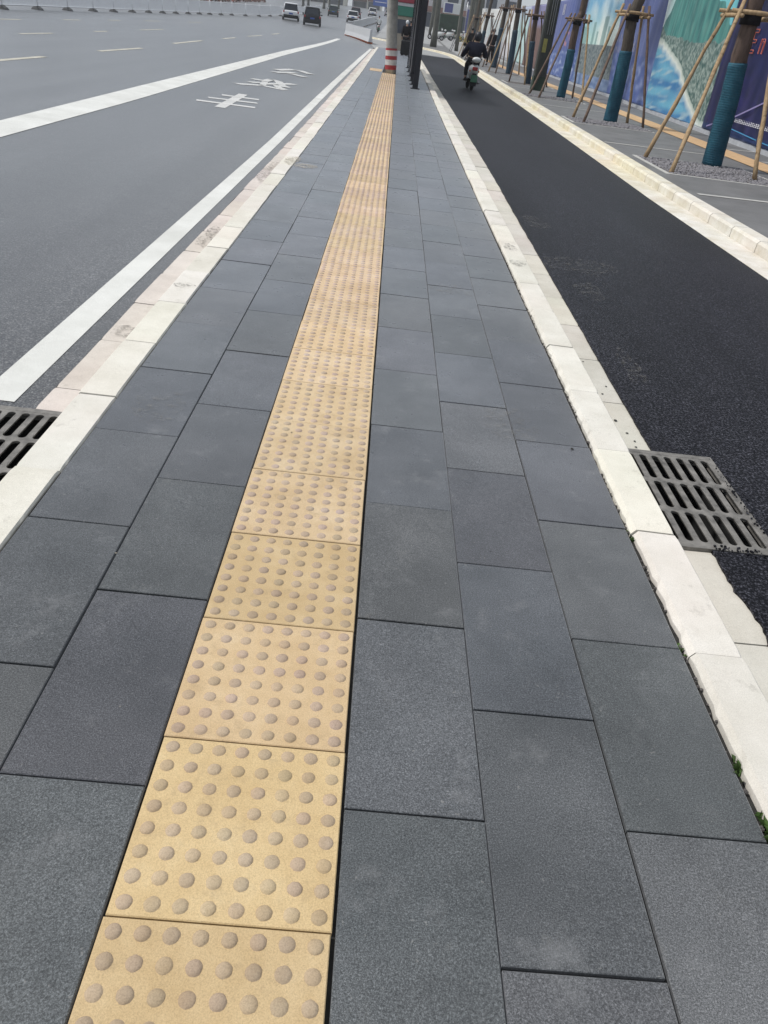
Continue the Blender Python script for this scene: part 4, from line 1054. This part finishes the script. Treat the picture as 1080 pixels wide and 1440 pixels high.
# ------------------------------------------------------------------ scooters
def scooter(loc, rz, label, body='plastic', group=None):
    t = thing('motor_scooter', loc, label, 'scooter', group, rz)
    for wy in (0.0, 1.24):
        m = MB(); m.torus((0, wy, .225), .18, .052, n=26); w_ = m.build('wheel', 'rubber', t)
        m = MB(); m.tube([(-.05, wy, .225), (.05, wy, .225)], .05, 12)
        for k in range(5): a = k*2*pi/5; m.tube([(0, wy, .225), (0, wy+.15*cos(a), .225+.15*sin(a))], .014, 5)
        m.torus((0, wy, .225), .135, .018, n=22, m=6); m.build('rim', 'rim', w_)
    E_ = lambda y, w_, z0, z1, n=12: [(w_*cos(2*pi*i/n), y+.0, (z0+z1)/2+(z1-z0)/2*sin(2*pi*i/n)) for i in range(n)]
    m = MB(); m.loft([E_(-.26, .05, .60, .72), E_(-.2, .11, .52, .76), E_(-.05, .165, .40, .78), E_(.2, .175, .36, .77), E_(.42, .15, .32, .74), E_(.5, .10, .30, .6)], smooth=True); m.build('side_fairing', body, t)
    m = MB(); m.loft([E_(-.26, .09, .745, .80), E_(-.1, .14, .75, .85), E_(.2, .15, .755, .84), E_(.5, .12, .74, .81)], smooth=True); m.build('seat', 'dplastic', t)
    m = MB(); m.box(-.15, .15, .45, .98, .24, .31, bev=.03); m.build('floorboard', 'dplastic', t)
    m = MB(); m.loft([[(-.17, .93, .25), (.17, .93, .25), (.15, 1.0, .25), (-.15, 1.0, .25)], [(-.21, .98, .55), (.21, .98, .55), (.15, 1.08, .55), (-.15, 1.08, .55)], [(-.17, .93, .92), (.17, .93, .92), (.11, 1.02, .92), (-.11, 1.02, .92)]]); m.build('leg_shield', body, t)
    m = MB(); m.tube([(0, 1.24, .225), (0, 1.1, .55), (0, .93, 1.0)], .028, 8); m.build('fork', 'steel', t)
    m = MB(); m.tube([(-.34, .78, 1.02), (-.2, .88, 1.03), (0, .93, 1.0), (.2, .88, 1.03), (.34, .78, 1.02)], .017, 8); m.build('handlebar', 'dplastic', t)
    for s_ in (-1, 1):
        m = MB(); m.tube([(.24*s_, .87, 1.03), (.30*s_, .88, 1.2)], .007, 6); m.ball((.32*s_, .88, 1.25), .06, 10, 7, sc=(1, .25, .7)); m.build('mirror', 'dplastic', t)
        m = MB(); m.ball((.145*s_, -.13, .56), .04, 8, 6, sc=(.6, .7, .7)); m.build('indicator', 'orange', t)
    m = MB(); m.ball((0, 1.02, .92), .09, 12, 8, sc=(1.2, .6, .8)); m.build('headlight', 'rim', t)
    m = MB(); m.box(-.085, .085, -.285, -.24, .58, .68, bev=.015); m.build('tail_light', 'tail', t)
    m = MB(); m.loft([[(-.06, -.24, .5), (.06, -.24, .5), (.06, -.20, .5), (-.06, -.20, .5)], [(-.10, -.30, .36), (.10, -.30, .36), (.10, -.27, .36), (-.10, -.27, .36)], [(-.09, -.34, .15), (.09, -.34, .15), (.09, -.32, .15), (-.09, -.32, .15)]]); m.build('mudguard', 'dplastic', t)
    m = MB(); m.box(-.105, .105, -.335, -.325, .26, .46); m.build('number_plate', 'plateg', t)
    m = MB(); m.loft([E_(-.36, .08, .84, .92), E_(-.32, .14, .80, .96), E_(-.24, .14, .80, .96), E_(-.19, .10, .82, .92)], smooth=True); m.build('top_box', body, t)
    m = MB(); m.tube([(.19, -.05, .25), (.17, .3, .24), (.15, .4, .3)], [.05, .045, .03], 10); m.build('exhaust', 'rim', t)
    return t
sc0 = scooter((2.50, 27.75, -.108), .03, 'white and black scooter with a green number plate riding in the dark cycle lane')
person((2.48, 27.95, -.108), .03, 'scooter rider in a dark jacket and dark helmet in the cycle lane', dict(pelvis=(0, .02, .90), chest=(.0, .08, 1.16), neck=(.02, .12, 1.34), head=(.03, .15, 1.47), shl=(-.22, .08, 1.26), ell=(-.36, .16, .98), wrl=(-.36, .50, .92),
       shr=(.23, .08, 1.26), elr=(.37, .16, .99), wrr=(.34, .50, 1.0), hipl=(-.11, .05, .86), knl=(-.17, .47, .72), anl=(-.17, .42, .32), hipr=(.11, .05, .86), knr=(.17, .47, .72), anr=(.17, .42, .32)), ('navy', 'cblack'), hat=('helmet', 'steel'), bulk=1.22)
for x, y, rz, sc_, lb in ((5.0, 104, 1.2, 1.2, 'parked scooter nearest the dark green cabinet beyond the lane bend'), (6.3, 108, 1.35, 1.2, 'middle parked scooter beyond the lane bend'), (7.6, 110, 1.1, 1.2, 'right hand parked scooter below the violet banner')):
    copy_thing(sc0, (x, y, rise(y)+.004), rz, lb, 'scooters parked beyond the lane bend', sc_)
person((4.95, 60.5, rise(60.5)), .3, 'person in black standing by the kerb beyond the helmet of the scooter rider', stand_pose(), ('cblack', 'cblack'), sc=1.08)
# far rider in a white top
copy_thing(sc0, (-2.5, 106.7, rise(106.7)-.1), .1, 'scooter of the far rider in a white top on the forecourt')
person((-2.5, 106.9, rise(106.9)-.1), .1, 'far rider in a white top and dark trousers beyond the white barrier', dict(pelvis=(0, .02, .90), chest=(0, .05, 1.18), neck=(0, .08, 1.38), head=(0, .1, 1.52), shl=(-.2, .05, 1.32), ell=(-.32, .16, 1.05), wrl=(-.34, .45, 1.02),
       shr=(.2, .05, 1.32), elr=(.32, .16, 1.05), wrr=(.34, .45, 1.02), hipl=(-.11, .05, .86), knl=(-.15, .45, .72), anl=(-.15, .40, .32), hipr=(.11, .05, .86), knr=(.15, .45, .72), anr=(.15, .40, .32)), ('cwhite', 'cblack'))

# ------------------------------------------------------------------ cars
def car(loc, rz, label, paint, suv=True, group='cars driving away along the street', plate='plateb'):
    t = thing('car', loc, label, 'car', group, rz)
    W, L, H = (.93, 4.6, 1.68) if suv else (.87, 4.0, 1.48)
    def ring(y, w_, z0, z1, n=16, p=.38):
        o = []
        for i in range(n):
            a = 2*pi*i/n; c, s_ = cos(a), sin(a); o.append((w_*math.copysign(abs(c)**p, c), y, (z0+z1)/2+(z1-z0)/2*math.copysign(abs(s_)**p, s_)))
        return o
    zb = .98 if suv else .88
    m = MB(); m.loft([ring(0, W*.80, .42, zb-.12), ring(.06, W*.93, .30, zb), ring(.4, W, .24, zb), ring(L*.5, W, .22, zb-.01), ring(L*.78, W*.98, .24, zb-.06), ring(L*.95, W*.90, .28, zb-.16), ring(L, W*.72, .36, zb-.28)], smooth=True)
    b = m.build('body', paint, t)
    m = MB(); m.loft([ring(.12, W*.84, zb-.08, zb+.04, p=.5), ring(.34, W*.80, zb-.08, H-.10, p=.5), ring(.55, W*.76, zb-.08, H-.03, p=.5), ring(L*.48, W*.76, zb-.08, H-.03, p=.5), ring(L*.68, W*.84, zb-.08, zb+.02, p=.5)], smooth=True); m.build('cabin_glass', 'carglass', t)
    m = MB(); m.loft([ring(.26, W*.70, H-.12, H-.06, p=.6), ring(.42, W*.74, H-.10, H, p=.6), ring(L*.46, W*.73, H-.09, H, p=.6), ring(L*.52, W*.68, H-.12, H-.05, p=.6)], smooth=True); m.build('roof', paint, t)
    for s_ in (-1, 1):
        for ya, za, yb, zc in ((.12, zb-.02, .38, H-.08), (L*.68, zb, L*.5, H-.08), (L*.36, zb, L*.36, H-.05)):
            m = MB(); m.tube([(W*.85*s_, ya, za), (W*.735*s_, yb, zc)], .045, 6); m.build('pillar', paint, t)
        for wy in (.85, L-.85):
            m = MB(); m.torus((W*.9*s_, wy, .34), .24, .10, n=20); w_ = m.build('wheel', 'rubber', t)
            m = MB(); m.tube([(W*.86*s_, wy, .34), (W*.97*s_, wy, .34)], [.2, .19], 16); m.build('rim', 'rim', w_)
        m = MB(); m.box(W*s_*.9-.13, W*s_*.9+.02, -.01 if s_ > 0 else -.0105, .14, zb-.24, zb-.05, bev=.02) if s_ > 0 else m.box(W*s_*.9-.02, W*s_*.9+.13, -.01, .14, zb-.24, zb-.05, bev=.02); m.build('tail_light', 'tail', t)
        m = MB(); m.ball((W*1.06*s_, L*.64, zb+.08), .09, 8, 6, sc=(1.1, .6, .75)); m.build('mirror', paint, t)
    m = MB(); m.box(-W*.88, W*.88, -.05, .14, .24, .56, bev=.04); m.build('rear_bumper', 'dplastic', t)
    m = MB(); m.box(-.22, .22, -.02, .03, .62, .76); m.build('number_plate', plate, t)
    m = MB(); m.loft([[(-W*.62, .10, zb+.06), (W*.62, .10, zb+.06), (W*.62, .13, zb+.06), (-W*.62, .13, zb+.06)], [(-W*.56, .27, H-.14), (W*.56, .27, H-.14), (W*.56, .31, H-.14), (-W*.56, .31, H-.14)]]); m.build('rear_window', 'carglass', t)
    return t
car((-12.05, 99, zroad(-12.05, 99)), .12, 'white SUV with dark rear window driving away beside the white railing', 'carw')
car((-9.1, 93, zroad(-9.1, 93)), .10, 'black SUV with a blue number plate driving away', 'carb')
car((-6.75, 128, zroad(-6.75, 128)), .06, 'small white hatchback driving away ahead of the black SUV', 'carw', False)
car((-10.9, 146, zroad(-10.9, 146)), .08, 'dark green car to the left of the small white hatchback', 'carg', False)
car((-7.6, 152, zroad(-7.6, 152)), .05, 'dark maroon car partly hidden behind the small white hatchback', 'carv')
car((-6.1, 196, zroad(-6.1, 196)), .05, 'distant white SUV just right of the hatchbacks', 'carw')
car((-3.2, 230, zroad(-3.2, 230)), .05, 'farthest silver car near the street vanishing point', 'cars', False)

# ------------------------------------------------------------------ white barriers
def barriers(name, pts, h, base, labs, group):
    for (x0, y0), (x1, y1), lb in zip(pts, pts[1:], labs):
        t = thing(name, (x0, y0, rise(y0)-.11), lb, 'barrier', group)
        dx, dy, dz = x1-x0, y1-y0, rise(y1)-rise(y0); L = math.hypot(dx, dy); ux, uy = dx/L, dy/L; nx_, ny_ = -uy, ux
        def sec(a): return [(ux*a*L+nx_*o, uy*a*L+ny_*o, z+dz*a) for o, z in ((-.18, .14), (.18, .14), (.10, .45), (.07, h), (-.07, h), (-.10, .45))]
        m = MB(); m.loft([sec(.005), sec(.33), sec(.66), sec(.995)]); m.build('panel', 'barw', t)
        for a in (.12, .5, .88):
            m = MB(); c = (ux*a*L, uy*a*L); m.box(c[0]-.22, c[0]+.22, c[1]-.22, c[1]+.22, dz*a, dz*a+.135, bev=.02); m.build('foot', base, t)
barriers('traffic_barrier', [(-2.2, 70.0), (-2.75, 73.3), (-3.3, 76.5), (-4.0, 79.6), (-4.9, 82.7)], .98, 'orange', ['white barrier with orange feet, nearest of the slanting row', 'second nearest white barrier in the slanting row', 'third white barrier in the slanting row', 'farthest white barrier in the slanting row at the lane line end'], 'white barriers slanting across the lane end')
barriers('traffic_barrier', [(-5.2, 100), (-4.9, 112), (-4.7, 124), (-4.3, 138), (-3.9, 152)], .95, 'wood', ['long low white barrier behind the slanting row, nearest piece', 'second piece of the long low white barrier beyond the cyclist', 'third piece of the long low white barrier', 'farthest piece of the long low white barrier'], 'low white barriers beside the forecourt')

# ------------------------------------------------------------------ kiosk behind the pole
kz = rise(60)
t = thing('kiosk', (.0, 60, kz), 'street kiosk with green, white and red fascia behind the concrete pole', 'kiosk')
for nm, mt, z0, z1, e in (('wall', 'beige', 0, 2.0, 0), ('green_fascia', 'greenp', 2.0, 2.55, .1), ('white_fascia', 'barw', 2.55, 2.75, .12), ('roof', 'redp', 2.75, 3.1, .2)):
    m = MB(); m.box(-.55-e, 1.5+e, -e, 2.4+e, z0, z1, bev=.02); m.build(nm, mt, t)
m = MB(); m.box(-.3, 1.2, -.03, .0, 1.0, 1.8); m.build('window', 'win', t)

# ------------------------------------------------------------------ things beyond the bend of the lane
t = thing('service_cabinet', (6.6, 118, rise(118)), 'dark green cabinet hedge box beyond the parked scooters', 'cabinet')
m = MB(); m.box(-1.5, 1.5, -.8, .8, .5, 2.6, bev=.06); m.build('case', 'darkgreen', t)
m = MB(); m.box(-1.4, 1.4, -.7, .7, 0, .5); m.build('plinth', 'conc', t)
t = thing('notice_board', (6.7, 121, rise(121)), 'white and lilac notice board above the dark green cabinet', 'notice board')
m = MB(); m.box(-1.2, 1.2, -.05, .05, 2.7, 3.9, bev=.02); m.build('board', 'bw4', t)
m = MB(); m.box(-1.0, .1, -.06, -.05, 2.8, 3.8); m.build('poster', 'purple', t)
for s_ in (-1, 1): m = MB(); m.box(s_*1.1-.05, s_*1.1+.05, .06, .14, 0, 3.9); m.build('post', 'steel', t)
t = thing('hanging_banner', (8.55, 112, rise(112)), 'tall violet banner on a pole right of the dark green cabinet', 'banner')
m = MB(); m.box(-.42, .42, -.03, .03, .9, 3.4, bev=.01); m.build('cloth', 'purple', t)
m = MB(); m.tube([(-.5, 0, 0), (-.5, 0, 4.2)], .04, 8); m.build('pole', 'rim', t)
def rough_tree(x, y, r, h, lab, bark='barkold', leaf='leafb', cr=2.0, nl=1200, lean=0, ls=.16, fork=True, grp='trees beyond the lane bend'):
    g0 = zroad(x, y) if x < -1.5 else rise(y)
    t = thing('street_tree', (x, y, g0), lab, 'tree', grp); rnd = random.Random(int(x*13+y*7))
    m = MB(); m.tube([(lean*z/h+rnd.uniform(-.03, .03), 0, z) for z in [h*i/8 for i in range(9)]], [r*(1.15 if i == 0 else 1-.06*i) for i in range(9)], 12, wob=.06, rnd=rnd)
    for i in range(6):
        a = i*1.07+rnd.random(); z = h*rnd.uniform(.55, .95); b0 = Vector((lean*z/h, 0, z)); q_ = b0+Vector((cos(a)*cr*.4, sin(a)*cr*.4, cr*.5)); m.tube([b0, q_, q_+Vector((cos(a)*cr*.3, sin(a)*cr*.3, cr*.4))], [r*.45, r*.25, .02], 6)
    m.build('trunk', bark, t)
    m = MB(); crown(m, rnd, (lean, 0, h+cr*.55), cr, nl, ls); m.build('crown', leaf, t, tint=True)
    return t
rough_tree(3.23, 81.4, .27, 8.5, 'thick grey trunk at the bend of the cycle lane right of the shelter', cr=2.4)
rough_tree(2.0, 86, .16, 8.5, 'slim grey trunk close to the right edge of the shelter', cr=1.8)
rough_tree(5.15, 78, .16, 8.5, 'dark trunk standing alone on the pale plaza right of the cabinet', cr=1.8)
for x, y, r, lb in ((7.4, 96, .3, 'broad grey trunk right of the violet banner'), (8.1, 99, .25, 'second broad grey trunk behind the yellow shrub'), (8.9, 103, .3, 'third broad grey trunk behind the yellow shrub'), (7.9, 92, .2, 'grey trunk directly above the yellow shrub'), (6.6, 100, .22, 'grey trunk left of the yellow shrub'), (4.4, 125, .3, 'grey trunk behind the thick trunk at the bend'), (10.4, 118, .3, 'grey trunk at the far end of the white banner')):
    rough_tree(x, y, r, 9.5, lb, cr=2.2)
t = thing('yellow_shrub', (7.2, 88, rise(88)), 'yellow green shrub beside the sidewalk beyond the scooter rider', 'shrub')
m = MB(); rnd = random.Random(2); crown(m, rnd, (0, 0, .95), .75, 700, .08, .9); m.build('foliage', 'leafy', t, tint=True)
m = MB()
for i in range(5): m.tube([(rnd.uniform(-.1, .1), 0, 0), (rnd.uniform(-.5, .5), rnd.uniform(-.3, .3), 1.1)], .018, 5)
m.build('stems', 'barkred', t)
# a leaning plank frame on the plaza
t = thing('leaning_ladder', (4.35, 74.5, rise(74.5)), 'pair of thin leaning poles on the pale plaza', 'poles')
for dx in (0, .14): m = MB(); m.tube([(dx, 0, 0), (dx+.32, 0, 1.0)], .02, 6); m.build('pole', 'steel', t)
m = MB(); m.tube([(.16, 0, .5), (.30, 0, .5)], .015, 6); m.build('rung', 'steel', t)

# ------------------------------------------------------------------ far left: trees behind the railing
rnd = random.Random(77)
k = 0
for x, y in [(-33+rnd.uniform(-2, 2), 78+i*7.5+rnd.uniform(-2, 2)) for i in range(14)]:
    k += 1
    rough_tree(x, y, .22, 2.6, 'bushy dark tree on the far side of the street behind the railing', leaf='leafr' if k % 3 == 0 else 'leafb', cr=3.2, nl=900, ls=.3, grp='trees across the street')
for x, y in ((-20, 185), (-17, 200), (-22, 215), (-15.5, 225), (-19, 240)):
    rough_tree(x, y, .3, 3.2, 'dark leafy tree in the middle distance left of the farthest cars', cr=4, nl=900, ls=.4, grp='trees left of the far cars')
m = MB(); rnd = random.Random(8)
for i in range(2600):
    y = rnd.uniform(60, 190); x = -28.5+rnd.gauss(0, .5); z = zroad(x, y)+abs(rnd.gauss(.7, .45)); s = rnd.uniform(.12, .3); a = Vector((rnd.gauss(0, 1), rnd.gauss(0, 1), rnd.gauss(0, 1))).normalized(); b = a.orthogonal().normalized(); p = Vector((x, y, z)); t_ = rnd.uniform(.5, 1.6)
    m.add([p-a*s, p+b*s*.6, p+a*s, p-b*s*.6], [(0, 1, 2, 3)], (t_*rnd.choice([1, 1, 1.6]), t_, t_))
m.build('roadside_hedge', 'leafr', tint=True, kind='stuff')

# ------------------------------------------------------------------ far buildings
def building(x0, x1, y, dep, h, mt, lab, nwx, floors=5, fh=3.3):
    g0 = rise(y)-.3; t = thing('building', ((x0+x1)/2, y, g0), lab, 'building', 'buildings at the end of the street'); W = x1-x0
    m = MB(); m.box(-W/2, W/2, 0, dep, 0, h); m.build('wall', mt, t)
    m = MB(); m.box(-W/2-.2, W/2+.2, -.2, dep+.2, h, h+.5); m.build('roof', 'bw2', t)
    m = MB(); m.box(-W/2+.3, W/2-.3, -.5, -.003, 2.7, 3.6); m.build('shop_fascia', 'shop', t)
    m = MB(); m.box(-W/2+.6, W/2-.6, -.08, -.003, .2, 2.6); m.build('shop_front', 'win', t)
    for f in range(1, floors):
        for i in range(nwx):
            cx = -W/2+W*(i+.5)/nwx; z = f*fh+1.2; ww = W/nwx*.28
            m = MB(); m.box(cx-ww, cx+ww, -.06, -.003, z, z+1.5); wn_ = m.build('window', 'win', t)
            m = MB(); m.box(cx-ww-.1, cx+ww+.1, -.2, -.07, z-.12, z-.002); m.build('sill', 'bw4', wn_)
            wn_.location = (0, 0, 0)
    return t
building(-46, -36, 330, 20, 22, 'bw2', 'grey block far down the street left of the white facade', 3)
building(-35, -26.5, 345, 20, 26, 'bw4', 'white facade at the end of the street behind the dark trees', 3)
building(-26, -20, 320, 18, 18, 'bw1', 'cream house at the end of the street', 2)
building(-19.5, -13.5, 360, 18, 24, 'bw3', 'lilac grey building at the end of the street left of the blue sign', 2)
building(-13, -7.5, 340, 18, 20, 'bw1', 'narrow cream building directly left of the blue sign', 2)
building(-7, 3, 380, 20, 24, 'bw3', 'violet grey building below the blue sign', 3)
building(-70, -48, 300, 20, 24, 'bw1', 'wide pale building behind the trees across the street', 5)
building(4, 22, 170, 14, 18, 'bw2', 'grey building behind the notice board beyond the lane bend', 5)
# blue direction sign over the roadway
gz = rise(260)
t = thing('direction_sign', (-3.2, 260, gz), 'blue overhead direction sign far down the street left of the pole', 'road sign')
m = MB(); m.box(-5.0, .2, -.06, .06, 1.75, 5.4, bev=.05); m.build('panel', 'signblue', t)
m = MB(); m.tube([(1.4, .2, -.2), (1.4, .2, 5.5)], .16, 10); m.build('mast', 'rim', t)
m = MB(); m.tube([(1.4, .2, 5.2), (-5, .2, 5.2)], .09, 8); m.build('arm', 'rim', t)
m = MB()
for zz in (2.6, 3.6, 4.6): m.box(-4.5, -1.2 if zz < 4 else -2.2, -.075, -.062, zz, zz+.2)
m.build('legend', 'textw', t)

# ------------------------------------------------------------------ haze: one closed box of thin air round everything
hz_m = bpy.data.materials.new('haze_air'); hz_m.use_nodes = True; ht = hz_m.node_tree
ht.nodes.remove(ht.nodes['Principled BSDF']); pv = ht.nodes.new('ShaderNodeVolumePrincipled')
pv.inputs['Color'].default_value = (.93, .95, .97, 1); pv.inputs['Density'].default_value = .0007; pv.inputs['Anisotropy'].default_value = .2
ht.nodes['Material Output']; ht.links.new(pv.outputs['Volume'], ht.nodes['Material Output'].inputs['Volume'])
m = MB(); m.box(-960, 960, -960, 960, -3, 60); m.build('haze', hz_m, kind='stuff')
